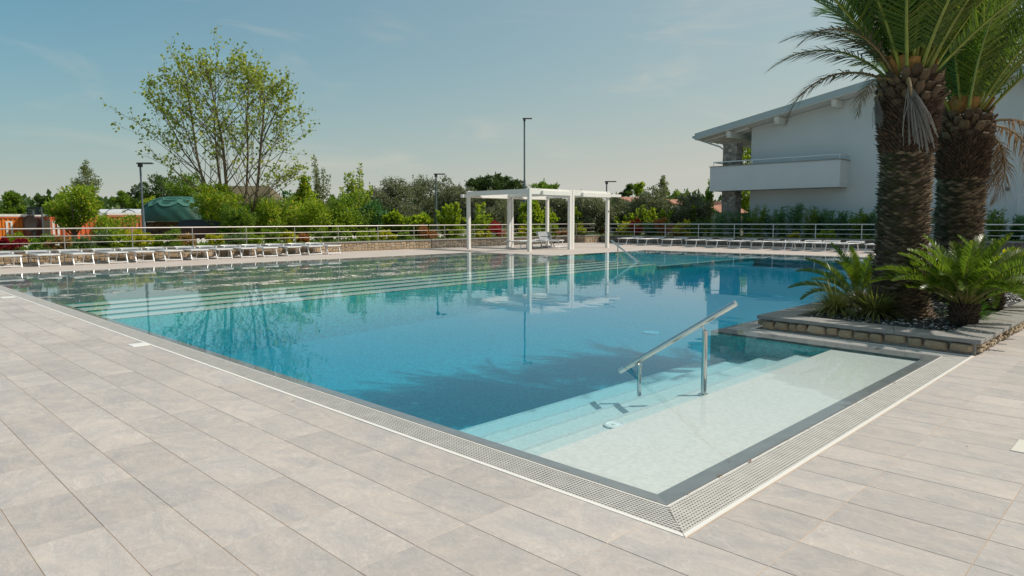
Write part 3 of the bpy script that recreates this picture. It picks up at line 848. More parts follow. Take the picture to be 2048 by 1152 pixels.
def scale_skin(name, z0, z1, rad, rows, per, c, seed, out_, hfac, mats, mossy=None):
    """ragged overlapping leaf scars round a trunk: 5-vertex flakes in spiral rows"""
    r = np.random.default_rng(seed); V = []; F = []; MI = []
    k = 0
    for i in range(rows):
        z = z0+(z1-z0)*(i+.5)/rows
        for j in range(per):
            th = 2*math.pi*(j+.5*(i % 2)+r.uniform(-.12,.12))/per
            rr = rad(z)*(1+r.uniform(-.012,.012)); zz = z+r.uniform(-.3,.3)*(z1-z0)/rows
            w_ = 2*math.pi*rr/per*r.uniform(.5,.68); hh = (z1-z0)/rows*hfac*r.uniform(.8,1.3)
            o_ = out_*r.uniform(.5,1.6)
            er = np.array([math.cos(th), math.sin(th), 0]); et = np.array([-math.sin(th), math.cos(th), 0]); ez = np.array([0,0,1.])
            b = er*rr+np.array([c[0],c[1],zz])
            tip = b+er*o_+ez*hh*.55+et*r.uniform(-.3,.3)*w_
            V += [b-et*w_-ez*hh*.1-er*.004, b-ez*hh*.55+er*.002, b+et*w_-ez*hh*.1-er*.004, b+ez*hh*.45-er*.012, tip]
            F += [(5*k,5*k+1,5*k+4),(5*k+1,5*k+2,5*k+4),(5*k+2,5*k+3,5*k+4),(5*k+3,5*k,5*k+4)]
            ms = 0
            if mossy is not None:
                ms = 1 if r.random() < mossy(th, zz) else 0
            MI += [ms]*4; k += 1
    return np_mesh(name, np.array(V), np.array(F), mats, np.array(MI))

def palm(label, loc, prof, ztop, seed, nfr, group, fl=1.0):
    r = random.Random(seed)
    t = thing('palm_tree', label, 'palm tree', loc, group=group)
    zs = [p[0] for p in prof]; rs = [p[1] for p in prof]
    rad = lambda z: float(np.interp(z, zs, rs))
    m = MB(); m.lathe([(rad(z), z) for z in np.linspace(0, ztop, 26)], 22, jit=.02)
    tr = m.build('trunk', M_trunk, t, smooth=True)
    zb = ztop-.95                                             # old shaggy belt below the crown
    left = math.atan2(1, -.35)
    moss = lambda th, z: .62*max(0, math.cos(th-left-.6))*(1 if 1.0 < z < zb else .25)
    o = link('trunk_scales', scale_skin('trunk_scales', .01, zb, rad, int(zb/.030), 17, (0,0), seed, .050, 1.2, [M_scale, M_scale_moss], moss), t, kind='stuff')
    o = link('trunk_fibres', scale_skin('trunk_fibres', zb, ztop, rad, 30, 40, (0,0), seed+1, .06, 1.7, [M_fibre, M_scale]), t, kind='stuff')
    for i in range(52):                                        # cut leaf bases, spiral
        z = ztop-.36+.38*(i/52.0); th = i*2.39996+seed
        ob = link('leaf_stub', r.choice(STUB), t)
        ob.matrix_local = Matrix.Translation((math.cos(th)*(rad(z)-.02), math.sin(th)*(rad(z)-.02), z)) @ Matrix.Rotation(th, 4, 'Z') @ Matrix.Rotation(-R(r.uniform(42, 66)), 4, 'Y') @ Matrix.Diagonal((r.uniform(.7,1.2), r.uniform(.7,1.1), .8, 1))
    for i in range(9):
        z = ztop+r.uniform(.02,.10); th = math.pi*.72+i*.26+r.uniform(-.1,.1) if i < 6 else r.uniform(0, 6.28)
        ob = link('cut_leaf_base', r.choice(STUB_CUT), t)
        ob.matrix_local = Matrix.Translation((math.cos(th)*(rad(ztop)-.08), math.sin(th)*(rad(ztop)-.08), z)) @ Matrix.Rotation(th, 4, 'Z') @ Matrix.Rotation(-R(r.uniform(55, 75)), 4, 'Y')
    for i in range(nfr):
        u = i/(nfr-1); th = i*2.39996+.7*seed
        el = 86-36*u**1.15 + r.uniform(-6, 6)
        k = min(4, int(u*3.4+r.uniform(0, 1.6)))
        ro = (.06+.22*u)
        ob = link('frond', PALM_F[4-k] if u < .35 else PALM_F[k], t)
        s_ = fl*r.uniform(.88, 1.08)*(.8 if u < .12 else 1)
        ob.matrix_local = Matrix.Translation((math.cos(th)*ro, math.sin(th)*ro, ztop+.30-.26*u)) @ Matrix.Rotation(th, 4, 'Z') @ Matrix.Rotation(-R(el), 4, 'Y') @ Matrix.Rotation(r.uniform(-.35,.35), 4, 'X') @ Matrix.Scale(s_, 4)
    return t, rad
def put_frond(t, me, nm, th, el, z, ro, s_=1.0, roll=0):
    ob = link(nm, me, t)
    ob.matrix_local = Matrix.Translation((math.cos(th)*ro, math.sin(th)*ro, z)) @ Matrix.Rotation(th, 4, 'Z') @ Matrix.Rotation(-R(el), 4, 'Y') @ Matrix.Rotation(roll, 4, 'X') @ Matrix.Scale(s_, 4)
    return ob
PA = (10.26, 2.775, PZ)
profA = [(0,.42),(.12,.36),(.35,.315),(1.0,.288),(2.1,.285),(2.35,.30),(2.7,.335),(3.0,.33),(3.2,.30)]
palmA, rA = palm('thick date palm nearest the pool corner, with a grey dead frond hanging on its trunk', PA, profA, 3.12, 3, 46, 'date palms in the stone planter')
lft = YAW+math.pi/2                                            # towards the left of the terrace view
put_frond(palmA, PALM_HALF[1], 'dry_frond', lft+.05, 24, 3.10, .30, .94)
put_frond(palmA, PALM_HALF[0], 'dry_frond', lft-.12, 44, 3.16, .30, .95)
put_frond(palmA, PALM_HALF[1], 'dry_frond', lft+.25, 56, 3.2, .28, .95)
put_frond(palmA, PALM_HALF[0], 'dry_frond', lft-.35, 62, 3.2, .26, .9)
put_frond(palmA, PALM_HALF[1], 'dry_frond', lft+.55, 14, 3.06, .34, .6)
put_frond(palmA, PALM_GREY[0], 'dead_frond', math.pi+.22, 0, 3.02, .38, 1.0)
put_frond(palmA, PALM_GREY[0], 'dead_frond', math.pi-.62, 0, 2.92, .40, .5)
PB = (12.76, 2.65, PZ)
profB = [(0,.38),(.2,.33),(.8,.305),(1.9,.305),(2.1,.315),(2.5,.34),(2.8,.335),(2.95,.29)]
palmB, rB = palm('second date palm standing farther back to the right, tan dry fronds hanging at its side', PB, profB, 2.88, 8, 42, 'date palms in the stone planter', .95)
rgt = YAW-math.pi/2
for (dth, el, z, s_) in ((.0, 12, 2.75, .9), (.25, -5, 2.7, .8), (-.3, 20, 2.8, 1.0), (.5, 0, 2.72, .75), (-.15, -25, 2.62, .7)):
    put_frond(palmB, PALM_DRY[0 if s_ > .78 else 1], 'dry_frond', rgt+dth, el, z, .36, s_)

# ------------------------------------------------------------------ cycads
M_cyc = leafmat('cycad leaflets', (.06,.125,.020), (.135,.20,.028), (.25,.24,.04), .5, .30)
M_cyc_r = mat('cycad midrib', (.20,.19,.05), .5)
CYC = [frond_mesh('frond', 1.05, .6+.18*i, 72, .18, .0175, [M_cyc_r, M_cyc], 70+i, r0=.011, vee=.55, droop=.05, bare=.22, power=1.4, spread=(62, 40), jit=.04) for i in range(4)]
M_cyc_trunk = mat('cycad trunk', (.035,.022,.016), .95, c2=(.12,.075,.045), scale=16, island=.7)
def cycad(label, loc, n, s_, th_, hgt_, seed, lo=4, hi=80):
    r = random.Random(seed); t = thing('cycad', label, 'cycad', loc, group='cycads round the palms')
    m = MB(); m.lathe([(th_*.80,0),(th_,hgt_*.3),(th_*1.02,hgt_*.8),(th_*.7,hgt_)], 12, jit=.05); m.build('trunk', M_cyc_trunk, t)
    rad = lambda z: float(np.interp(z, [0, hgt_*.3, hgt_*.8, hgt_], [th_*.8, th_, th_*1.02, th_*.8]))
    link('trunk_scales', scale_skin('trunk_scales', 0, hgt_, rad, 9, 20, (0,0), seed, .035, 1.8, [M_cyc_trunk]), t, kind='stuff')
    m = MB()
    for k in range(40):
        a = r.uniform(0, 6.28); b = r.uniform(.15,.5)
        m.tube([(0,0,hgt_-.02),(math.cos(a)*b*.25,math.sin(a)*b*.25,hgt_+.09)], [.014,.002], 4)
    m.build('new_shoots', mat('tan shoots', (.33,.20,.08), .8), t)
    for i in range(n):
        u = i/(n-1); a = i*2.39996+seed; el = hi-(hi-lo)*u**.9+r.uniform(-6,6)
        o = put_frond(t, CYC[min(3, int(u*3.2+r.random()))], 'frond', a, el, hgt_-.03, .05+.05*u, s_*r.uniform(.85,1.1), r.uniform(-.3,.3))
    return t
cycad('large bright green cycad in front of the second palm, at the planter rim', (9.80, 1.93, PZ), 46, .92, .135, .30, 5, 30)
cycad('smaller dark cycad at the left of the thick palm, over the low grass tufts', (10.75, 3.42, PZ), 24, .86, .12, .16, 9, 16)
cycad('third cycad partly hidden behind the large one, towards the right edge', (11.75, 2.0, PZ), 30, .85, .14, .30, 14, 8)

# ------------------------------------------------------------------ grass tufts
def tuft(label, loc, n, ln, mt, seed, wd=.011):
    r = np.random.default_rng(seed); V = []; F = []
    for k in range(n):
        a = r.uniform(0, 6.28); lean = r.uniform(.35, 1.25); l_ = ln*r.uniform(.6, 1.1)
        p = np.array([math.cos(a), math.sin(a), 0])*r.uniform(0, .05); d = np.array([math.cos(a), math.sin(a), 0]); s_ = np.array([-d[1], d[0], 0])*wd
        prev = None; q = p.copy(); th = math.pi/2-lean*.35
        for i in range(5):
            ww = s_*(1-i/4.4)
            V += [q-ww, q+ww]
            th -= lean*.42
            q = q+(d*math.cos(th)+np.array([0,0,math.sin(th)]))*l_/4
        b = k*10
        F += [(b+2*i, b+2*i+1, b+2*i+3, b+2*i+2) for i in range(4)]
    t = thing('grass_tuft', label, 'grass tuft', loc, group='grass tufts in the planter')
    link('blades', np_mesh('blades', np.array(V), np.array(F), mt), t)
    return t
M_tuftA = leafmat('striped grass blades', (.19,.21,.05), (.38,.37,.14), (.55,.52,.30), .35, .45)
M_tuftB = leafmat('olive grass blades', (.10,.13,.035), (.22,.23,.08), (.38,.36,.19), .35, .45)
M_tuftC = leafmat('fresh green blades', (.06,.17,.015), (.11,.26,.02), (.16,.32,.03), .45, .4)
tuft('yellowish striped grass tuft at the left end of the planter rim', (9.75, 3.40, PZ), 420, .58, M_tuftA, 1)
tuft('olive grass tuft between the yellowish tuft and the foot of the thick palm', (9.70, 2.90, PZ), 420, .58, M_tuftB, 2)
tuft('bright green grass tuft just right of the large cycad trunk', (10.38, 1.98, PZ), 300, .44, M_tuftC, 3)

# ------------------------------------------------------------------ handrails
def handrail(label, lo, hi_, posts, rr, cat='handrail'):
    t = thing('handrail', label, cat, (0,0,0), group='steel handrails at the pool steps')
    lo, hi_ = Vector(lo), Vector(hi_)
    m = MB(); m.tube([lo, hi_], rr, 14); m.build('rail', M_steel, t, smooth=True)
    for (x, y, zb, zt, pr) in posts:
        f = (y-lo.y)/(hi_.y-lo.y); zr = lo.z+(hi_.z-lo.z)*f; xr = lo.x+(hi_.x-lo.x)*f
        m = MB(); m.tube([(x,y,zb),(x,y,zt)], pr, 14); p = m.build('post', M_steel, t, smooth=True)
        m = MB(); m.tube([(x,y,zt),(xr,y,zr-rr*.6)], pr*.28, 8); m.lathe([(pr*1.15,zt-.012),(pr*1.15,zt+.004)], 14, (x,y)); m.build('stem', M_steel, p)
        m = MB(); m.lathe([(pr*2.0,zb),(pr*2.0,zb+.012),(pr*1.2,zb+.02)], 16, (x,y)); m.build('base_plate', M_steel, p)
    return t
handrail('polished steel handrail rising out of the near pool steps', (5.52, 3.95, -.055), (5.60, 2.79, .71), [(5.64, 3.10, -.17, .425, .025), (5.58, 3.76, -.355, .03, .021)], .027)
handrail('small steel handrail at the far corner of the pool, before the right pergola post', (20.05, 13.60, -.03), (20.05, 14.80, .72), [(20.05, 14.5, -.16, .50, .022)], .03)
# ------------------------------------------------------------------ pergola
pg = thing('pergola', 'white two-bay pergola on square posts beside the far edge of the pool', 'pergola', (23.5, 22.03, 0))
px_ = [0.0, 2.92, 3.11, 6.0]
def part(nm, mt, par, *boxes):
    m = MB()
    for b in boxes: m.cbox(*b, .006)
    return m.build(nm, mt, par)
for x in px_:
    for y in (0, 4.23):
        part('post', M_pergola, pg, (x-.075, y-.075, 0, x+.075, y+.075, 2.93))
for y in (0, 4.23):
    for (a, b) in ((.075, 2.845), (3.185, 5.925)):
        part('side_beam', M_pergola, pg, (a, y-.06, 2.66, b, y+.06, 2.925))
for x in px_:
    part('cross_beam', M_pergola, pg, (x-.06, .075, 2.68, x+.06, 4.155, 2.90))
# outer fascias and the rain gutters that stick out at the ends
part('fascia', M_pergola, pg, (.75, -.19, 2.64, 2.80, -.062, 2.84)); part('fascia', M_pergola, pg, (3.75, -.19, 2.62, 6.05, -.062, 2.82))
part('gutter', M_pergola, pg, (6.077, -.19, 2.66, 6.95, .10, 2.79)); part('gutter', M_pergola, pg, (-.30, 4.32, 2.60, 6.05, 4.50, 2.76))
# folded louvres packed against the back of each bay
for (a, b) in ((.075, 2.84), (3.19, 5.92)):
    for k in range(9):
        x = a+.12+k*.075
        part('louvre', M_pergola, pg, (x, .08, 2.735, x+.03, 4.14, 2.86))
    part('louvre_rail', M_pergola, pg, (a, .10, 2.60, b, .16, 2.655)); part('louvre_rail', M_pergola, pg, (a, 4.06, 2.60, b, 4.12, 2.655))
m = MB(); m.cbox(5.96, -.083, 1.85, 6.03, -.076, 1.95, .002); m.build('switch_box', M_lamp_dark, pg)

# ------------------------------------------------------------------ sun loungers
def make_lounger(back=0.0):
    t = thing('sun_lounger', 'x', 'sun lounger')
    W, Ln, H_ = .62, 1.88, .375
    m = MB()
    hx_ = 1.22
    for y in (-W/2, W/2): m.tube([(0,y,H_),(hx_ if back else Ln,y,H_)], .021, 6)
    m.tube([(0,-W/2,H_),(0,W/2,H_)], .026, 6); m.tube([(hx_,-W/2,H_-.01),(hx_,W/2,H_-.01)], .016, 6)
    m.build('frame', M_alu, t, smooth=True)
    m = MB(); k = 8
    vs = [(.02+(hx_-.02)*i/k, y, H_+.012-.022*math.sin(math.pi*i/k)*(1 if abs(y) < .1 else .3)) for i in range(k+1) for y in (-W/2+.015, 0, W/2-.015)]
    fs = [(3*i+j, 3*i+3+j, 3*i+4+j, 3*i+1+j) for i in range(k) for j in range(2)]
    m.add(vs, fs); m.build('seat_sling', M_sling, t)
    Mb = Matrix.Translation((hx_, 0, H_)) @ Matrix.Rotation(-R(back), 4, 'Y')
    m = MB(); bl = Ln-hx_
    for y in (-W/2, W/2): m.tube([Mb @ Vector((.0,y,0)), Mb @ Vector((bl,y,0))], .019, 6)
    m.tube([Mb @ Vector((bl,-W/2,0)), Mb @ Vector((bl,W/2,0))], .021, 6)
    bf = m.build('backrest_frame', M_alu, t, smooth=True)
    m = MB(); m.add([Mb @ Vector((x, y, .012-.012*(abs(y) < .1))) for x in (.02, bl*.5, bl-.02) for y in (-W/2+.015, 0, W/2-.015)], [(0,3,4,1),(1,4,5,2),(3,6,7,4),(4,7,8,5)])
    m.build('backrest_sling', M_sling, bf)
    if back:
        m = MB()
        for y in (-W/2+.03, W/2-.03): m.tube([Mb @ Vector((bl*.6,y,0)), (hx_+.20, y, H_-.01)], .011, 5)
        m.build('backrest_prop', M_alu, bf)
    # folded sun visor lying over the head end, with its little clips
    m = MB()
    Mv = Mb @ Matrix.Translation((bl-.34, 0, .03)) @ Matrix.Rotation(R(-5), 4, 'Y')
    m.tube([Mv @ Vector(p) for p in ((0,-W/2-.02,0),(.36,-W/2-.01,.02),(.36,W/2+.01,.02),(0,W/2+.02,0))], .012, 5)
    vz = m.build('sun_visor', M_alu, t)
    m = MB(); m.add([Mv @ Vector(p) for p in ((.02,-W/2,.004),(.34,-W/2,.024),(.34,W/2,.024),(.02,W/2,.004))], [(0,1,2,3)]); m.build('visor_cloth', M_sling, vz)
    m = MB()
    for y in (-W/2-.02, W/2+.02): m.cbox(-.03, y-.022, -.03, .04, y+.022, .045, .008, M=Mv)
    m.build('visor_clip', M_white, vz)
    for (xt, xb) in ((.16, .015), (1.12, 1.27)):
        m = MB()
        for y in (-W/2+.02, W/2-.02): m.tube([(xt, y, H_-.01), (xb, y, .012)], .021, 6)
        m.tube([(xb, -W/2+.02, .045), (xb, W/2-.02, .045)], .022, 6)
        m.build('leg_frame', M_alu, t, smooth=True)
        for y in (-W/2+.02, W/2-.02):
            m = MB(); m.lathe([(.022,0),(.022,.03)], 8, (xb, y)); m.build('foot_cap', M_white, t)
    return t
proto = make_lounger(0); proto_up = make_lounger(33)
ordw = ['first', 'second', 'third', 'fourth', 'fifth', 'sixth', 'seventh', 'eighth', 'ninth', 'tenth', 'eleventh', 'twelfth', 'thirteenth', 'fourteenth']
used = False
lx = [3.983, 5.029, 5.994, 7.052, 7.925, 8.896, 9.80, 10.752, 11.747, 12.641, 13.633, 14.643, 15.538]
for i, x in enumerate(lx):
    o = proto if i == 0 else copy_tree(proto)
    o.location = (x+.32, 26.22+random.uniform(-.08,.08)+.045*(x-4)*.5, 0); o.rotation_euler = (0, 0, R(90+random.uniform(-2.5,2.5)))
    n_ = len(lx)
    if i == 0: lb = 'white sun lounger cut by the left edge, first of the row before the sunlit wall'
    elif i == n_-1: lb = 'white sun lounger at the right end of the row by the sunlit stone wall'
    elif i <= 6: lb = f'white sun lounger, {ordw[i]} from the left before the sunlit stone wall'
    else: lb = f'white sun lounger, {ordw[n_-1-i]} from the right end before the sunlit stone wall'
    tag(o, lb, 'sun lounger', 'sun loungers along the sunlit stone wall')
ly = [24.05, 22.55, 20.85, 19.25, 17.92, 16.6, 15.4, 14.2, 13.25, 12.3, 11.3, 9.95, 8.9, 7.8]
for i, y in enumerate(ly):
    o = copy_tree(proto)
    o.location = (31.55+(y-9.86)*.115+random.uniform(-.07,.07), y-.30, 0); o.rotation_euler = (0, 0, R(random.uniform(-2.5,2.5)))
    n_ = 12
    if i == 0: lb = 'sun lounger nearest the far corner, in the shaded row before the villa'
    elif i < 6: lb = f'sun lounger, {ordw[i]} from the far corner in the shaded row before the villa'
    elif i == 11: lb = 'sun lounger half hidden by the thick palm trunk, end of the shaded row'
    elif i < 11: lb = f'sun lounger, {ordw[11-i]} left of the one behind the palm trunk, shaded row'
    else: lb = f'sun lounger hidden behind the planter plants, {ordw[i-11]} beyond the palm trunk'
    tag(o, lb, 'sun lounger', 'sun loungers in the shaded row before the villa')
for i, (x, y, a, bk, lb) in enumerate(((25.35, 25.3, -20, 0, 'flat sun lounger under the pergola, left of the middle posts'), (25.0, 23.75, 12, 0, 'flat sun lounger under the pergola, behind the front corner post'),
        (26.9, 23.5, 60, 33, 'sun lounger with raised back under the pergola, nearest the front corner post'), (27.9, 24.0, 75, 33, 'sun lounger with raised back under the pergola, beside the back bay'))):
    o = (proto_up if i == 2 else copy_tree(proto_up if bk else proto))
    o.location = (x, y, 0); o.rotation_euler = (0, 0, R(a)); tag(o, lb, 'sun lounger', 'sun loungers under the pergola')

# ------------------------------------------------------------------ garden walls with stones
def lay_rubble(parent, key, mt, a, b, z0, z1, wmin, wmax, gap=.010):
    a, b = Vector(a), Vector(b); e = (b-a); Ln = e.length; e.normalize()
    ang = math.atan2(e.y, e.x); pool_ = stone_pool(key, mt); H = z1-z0
    def one(s, z, wd, hh):
        ar = wd/hh; k = 0 if ar < 1.15 else (1 if ar < 1.7 else 2)
        p = a+e*(s+wd/2)
        o = link('stone', random.choice(pool_[k]), parent, loc=(p.x, p.y, z+hh/2))
        o.rotation_euler = (0, random.uniform(-.07,.07), ang)
        o.scale = ((wd-gap)/(.9, 1.4, 2.0)[k], random.uniform(.5, 1.1)*.16, hh-gap)
    s = 0.0
    while s < Ln-.06:
        wd = min(random.uniform(wmin, wmax), Ln-s)
        if Ln-s-wd < .12: wd = Ln-s
        rows = random.choice((2, 2, 3, 3, 3)); cuts = [0]+sorted(min(.8, max(.2, (i+1)/rows+random.uniform(-.12,.12))) for i in range(rows-1))+[1]
        for i in range(rows):
            z = z0+H*cuts[i]; hh = H*(cuts[i+1]-cuts[i])
            if hh < .05: continue
            if wd/hh > 2.3 or (rows == 3 and random.random() < .4):
                f = random.uniform(.38, .62); one(s, z, wd*f, hh); one(s+wd*f, z, wd*(1-f), hh)
            else: one(s, z, wd, hh)
        s += wd
def garden_wall(label, pts, key, mt, zt, courses, wr, stones=True):
    t = thing('garden_wall', label, 'stone wall')
    for i in range(len(pts)-1):
        a, b = Vector(pts[i]), Vector(pts[i+1]); e = (b-a).normalized(); nn = Vector((e.y, -e.x))
        q = [a+nn*0, b+nn*0, b-nn*.34, a-nn*.34]
        m = MB(); m.prism([tuple(v) for v in q], -.05, zt-.06); m.build('mortar_core', M_mortar, t)
        if stones: lay_rubble(t, key, mt, a, b, .005, zt-.062, *wr)
        Ln = (b-a).length; k = max(1, round(Ln/1.2))
        for s in range(k):
            s0, s1 = a+e*(Ln*s/k+.003), a+e*(Ln*(s+1)/k-.003)
            Mx = Matrix.Translation((s0.x, s0.y, 0)) @ Matrix.Rotation(math.atan2(e.y, e.x), 4, 'Z')
            m = MB(); m.cbox(0, -.05, zt-.058, (s1-s0).length, .39, zt, .008, M=Mx) ; m.build('cap_slab', M_cap, t)
    return t
WZ = .46
garden_wall('low sunlit wall of golden stones behind the left row of sun loungers', [(0.6, 28.5), (22.8, 28.5)], 'gold2', M_stone2, WZ, 2, (.17, .42))
garden_wall('stone wall behind the pergola, its stones coloured darker for shade', [(22.95, 28.62), (34.55, 28.9)], 'grey', M_stone3, WZ, 2, (.22, .55))  # shade on this stretch is carried by the darker stone colour
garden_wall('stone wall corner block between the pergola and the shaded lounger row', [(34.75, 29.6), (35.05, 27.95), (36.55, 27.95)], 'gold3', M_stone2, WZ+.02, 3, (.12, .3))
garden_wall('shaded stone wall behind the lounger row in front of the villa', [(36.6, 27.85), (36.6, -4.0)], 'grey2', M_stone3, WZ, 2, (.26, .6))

def railing(label, pts, z0, z1, sp, first=.0, M_rail=M_rail):
    t = thing('railing', label, 'railing', group='steel railings on the garden walls')
    pts = [Vector(p) for p in pts]
    for (z, r) in ((z1, .027), (z0+(z1-z0)*.64, .013), (z0+(z1-z0)*.32, .013)):
        m = MB(); m.tube([(p.x, p.y, z) for p in pts], r, 8)
        m.build('top_rail' if r > .02 else 'middle_rail', M_rail, t, smooth=True)
    s = first
    for i in range(len(pts)-1):
        a, b = pts[i], pts[i+1]; Ln = (b-a).length; e = (b-a).normalized()
        while s <= Ln+1e-6:
            p = a+e*s
            m = MB(); m.tube([(p.x, p.y, z0-.01), (p.x, p.y, z1)], .021, 8); m.lathe([(.05,z0),(.05,z0+.012)], 10, (p.x, p.y)); m.build('post', M_rail, t)
            s += sp
        s -= Ln
    return t
railing('long steel railing on the sunlit stone wall at the left', [(1.7, 28.7), (22.8, 28.7)], WZ, 1.20, 2.222, .185)
railing('steel railing on the dark wall behind the pergola', [(22.95, 28.8), (34.6, 29.12), (35.1, 28.2), (36.4, 28.2)], WZ, 1.20, 2.24, 1.1)
railing('steel railing on the shaded wall in front of the villa', [(36.8, 27.7), (36.8, -3.5)], WZ, 1.19, 2.26, .1, M_alu)

# garden strip soil behind the walls
m = MB()
for (x0, y0, x1, y1) in ((-6, 28.86, 34.5, 33.0), (34.5, 29.7, 44, 33.0), (36.96, -4, 40.9, 29.6)):
    m.box(x0, y0, -.05, x1, y1, .36)
m.build('garden_soil', M_soil, kind='structure')

# ------------------------------------------------------------------ villa
v = thing('villa', 'white two-storey villa with low pitched roof, long balcony and stone corner column', 'house', (41, 10.2, 0)); v.location = (0, 0, 0)
X0, X1 = 41.0, 53.0
yr, zr, sl = 10.2, 9.13, .185
def zroof(y): return zr-sl*abs(y-yr)
m = MB(); poly = [(19.72, -.05), (19.72, zroof(19.72)-.32), (yr, zr-.32), (-1.5, zroof(-1.5)-.32), (-1.5, -.05)]
k = len(poly)
m.add([(X0, y, z) for y, z in poly]+[(X1, y, z) for y, z in poly], [tuple(range(k)), tuple(range(2*k-1, k-1, -1))]+[(i, i+k, (i+1) % k + k, (i+1) % k) for i in range(k)])
m.build('wall', M_plaster, v)
for (ya, yb) in ((22.9, yr), (yr, -3.0)):
    e = MB()
    za, zb = zroof(ya), zroof(yb)
    XA, XB = 39.75, 53.6
    lo, hi_ = ((ya, za), (yb, zb))
    e.add([(XA,lo[0],lo[1]-.30),(XB,lo[0],lo[1]-.30),(XB,hi_[0],hi_[1]-.30),(XA,hi_[0],hi_[1]-.30),(XA,lo[0],lo[1]-.02),(XB,lo[0],lo[1]-.02),(XB,hi_[0],hi_[1]-.02),(XA,hi_[0],hi_[1]-.02)],
          [(0,3,2,1),(0,1,5,4),(1,2,6,5),(2,3,7,6),(3,0,4,7),(4,5,6,7)])
    rf = e.build('roof', M_timber, v)
    e = MB()
    e.add([(XA-.03,lo[0],lo[1]-.26),(XA-.03,hi_[0],hi_[1]-.26),(XA-.03,hi_[0],hi_[1]+.10),(XA-.03,lo[0],lo[1]+.10),(XA-.002,lo[0],lo[1]-.26),(XA-.002,hi_[0],hi_[1]-.26),(XA-.002,hi_[0],hi_[1]+.10),(XA-.002,lo[0],lo[1]+.10)],
          [(0,3,2,1),(4,5,6,7),(3,7,6,2),(0,1,5,4),(0,4,7,3),(1,2,6,5)])
    e.build('barge_board', M_roof_edge, rf)
    e = MB()
    e.add([(XA,lo[0],lo[1]),(XB,lo[0],lo[1]),(XB,hi_[0],hi_[1]),(XA,hi_[0],hi_[1]),(XA,lo[0],lo[1]+.07),(XB,lo[0],lo[1]+.07),(XB,hi_[0],hi_[1]+.07),(XA,hi_[0],hi_[1]+.07)],
          [(0,3,2,1),(0,1,5,4),(1,2,6,5),(2,3,7,6),(3,0,4,7),(4,5,6,7)])
    e.build('roof_tiles', M_rooftile, rf)
e = MB(); e.tube([(39.7, 22.98, zroof(22.9)-.12), (53.6, 22.98, zroof(22.9)-.12)], .085, 8); e.build('gutter', M_roof_edge, v)
e = MB(); e.tube([(39.95, 22.95, zroof(22.9)-.2), (40.1, 22.6, zroof(22.9)-.35), (40.4, 21.5, 6.0), (40.5, 21.28, 5.8), (40.5, 21.28, 0)], .05, 6); e.build('downpipe', M_roof_edge, v)
for y in (20.75, 17.75, 14.55, yr, 5.9, 2.0):                    # purlin ends under the overhang
    z = zroof(y)-.305
    x1 = 46 if y > 20 else X0-.002
    e = MB(); e.add([(39.98,y-.14,z-.24),(39.98,y+.14,z-.24),(39.98,y+.14,z),(39.98,y-.14,z),(40.10,y-.14,z-.40),(40.10,y+.14,z-.40),(x1,y-.14,z-.40),(x1,y+.14,z-.40),(x1,y+.14,z),(x1,y-.14,z)],
        [(0,3,2,1),(0,1,5,4),(4,5,7,6),(2,3,9,8),(0,4,6,9,3),(1,2,8,7,5),(6,7,8,9)]); e.build('purlin', M_timber, v)
for k in range(7):                                               # rafters over the loggia
    x = 40.6+k*.8
    e = MB(); y0, y1 = 22.7, 19.73
    e.add([(x,y0,zroof(y0)-.42),(x+.12,y0,zroof(y0)-.42),(x+.12,y1,zroof(y1)-.42),(x,y1,zroof(y1)-.42),(x,y0,zroof(y0)-.303),(x+.12,y0,zroof(y0)-.303),(x+.12,y1,zroof(y1)-.303),(x,y1,zroof(y1)-.303)],
          [(0,3,2,1),(0,1,5,4),(1,2,6,5),(2,3,7,6),(3,0,4,7)]); e.build('rafter', M_timber, v)
e = MB(); e.box(40.25, 20.30, -.05, 41.05, 21.20, 6.10); e.build('corner_column', M_column, v)
e = MB(); e.box(40.20, 20.25, 6.10, 41.10, 21.25, 6.16); e.build('column_cap', M_cap, v)
b = MB(); b.box(39.62, 13.95, 3.22, X0-.003, 21.68, 3.40); bl = b.build('balcony', M_plaster, v)
b = MB(); b.box(39.60, 13.93, 3.22, 39.74, 21.70, 4.70); b.box(39.745, 13.93, 3.403, X0-.004, 14.07, 4.70); b.box(39.745, 21.56, 3.403, X0-.004, 21.70, 4.70); b.build('parapet', M_plaster, bl)
b = MB(); b.box(39.56, 13.89, 4.703, 39.78, 21.74, 4.745); b.box(39.785, 13.89, 4.703, X0-.005, 14.11, 4.745); b.build('parapet_cap', M_cap, bl)
b = MB()
b.tube([(X0-.03, 14.0, 4.98), (39.67, 14.0, 4.98), (39.67, 21.5, 4.98), (40.9, 21.5, 4.98)], .034, 6)
for y in (14.0, 16.5, 19.0, 21.5): b.tube([(39.67, y, 4.74), (39.67, y, 4.98)], .02, 5)
b.build('balcony_rail', M_alu, bl)
def win(y0, y1, z0, z1, fill, nm='window'):
    f = MB(); t_ = .07
    f.box(X0-.025, y0, z0, X0-.002, y0+t_, z1); f.box(X0-.025, y1-t_, z0, X0-.002, y1, z1); f.box(X0-.025, y0+t_+.002, z1-t_, X0-.002, y1-t_-.002, z1); f.box(X0-.025, y0+t_+.002, z0, X0-.002, y1-t_-.002, z0+t_)
    o = f.build(nm, M_timber, v)
    f = MB(); f.box(X0-.012, y0+t_+.002, z0+t_+.002, X0-.003, y1-t_-.002, z1-t_-.002); f.build('pane', fill, o)
    f = MB(); f.box(X0-.12, y0-.08, z0-.07, X0-.002, y1+.08, z0-.004); f.build('sill', M_timber, o)
win(4.9, 6.15, 4.98, 6.5, M_glass); win(4.5, 6.14, .3, 2.60, M_shutter, 'shuttered_window')
b = MB(); 
b.tube([(X0-.03, 6.57, 2.89), (X0-.002, 6.57, 2.89)], .10, 16); b.build('wall_vent', M_lamp, v)
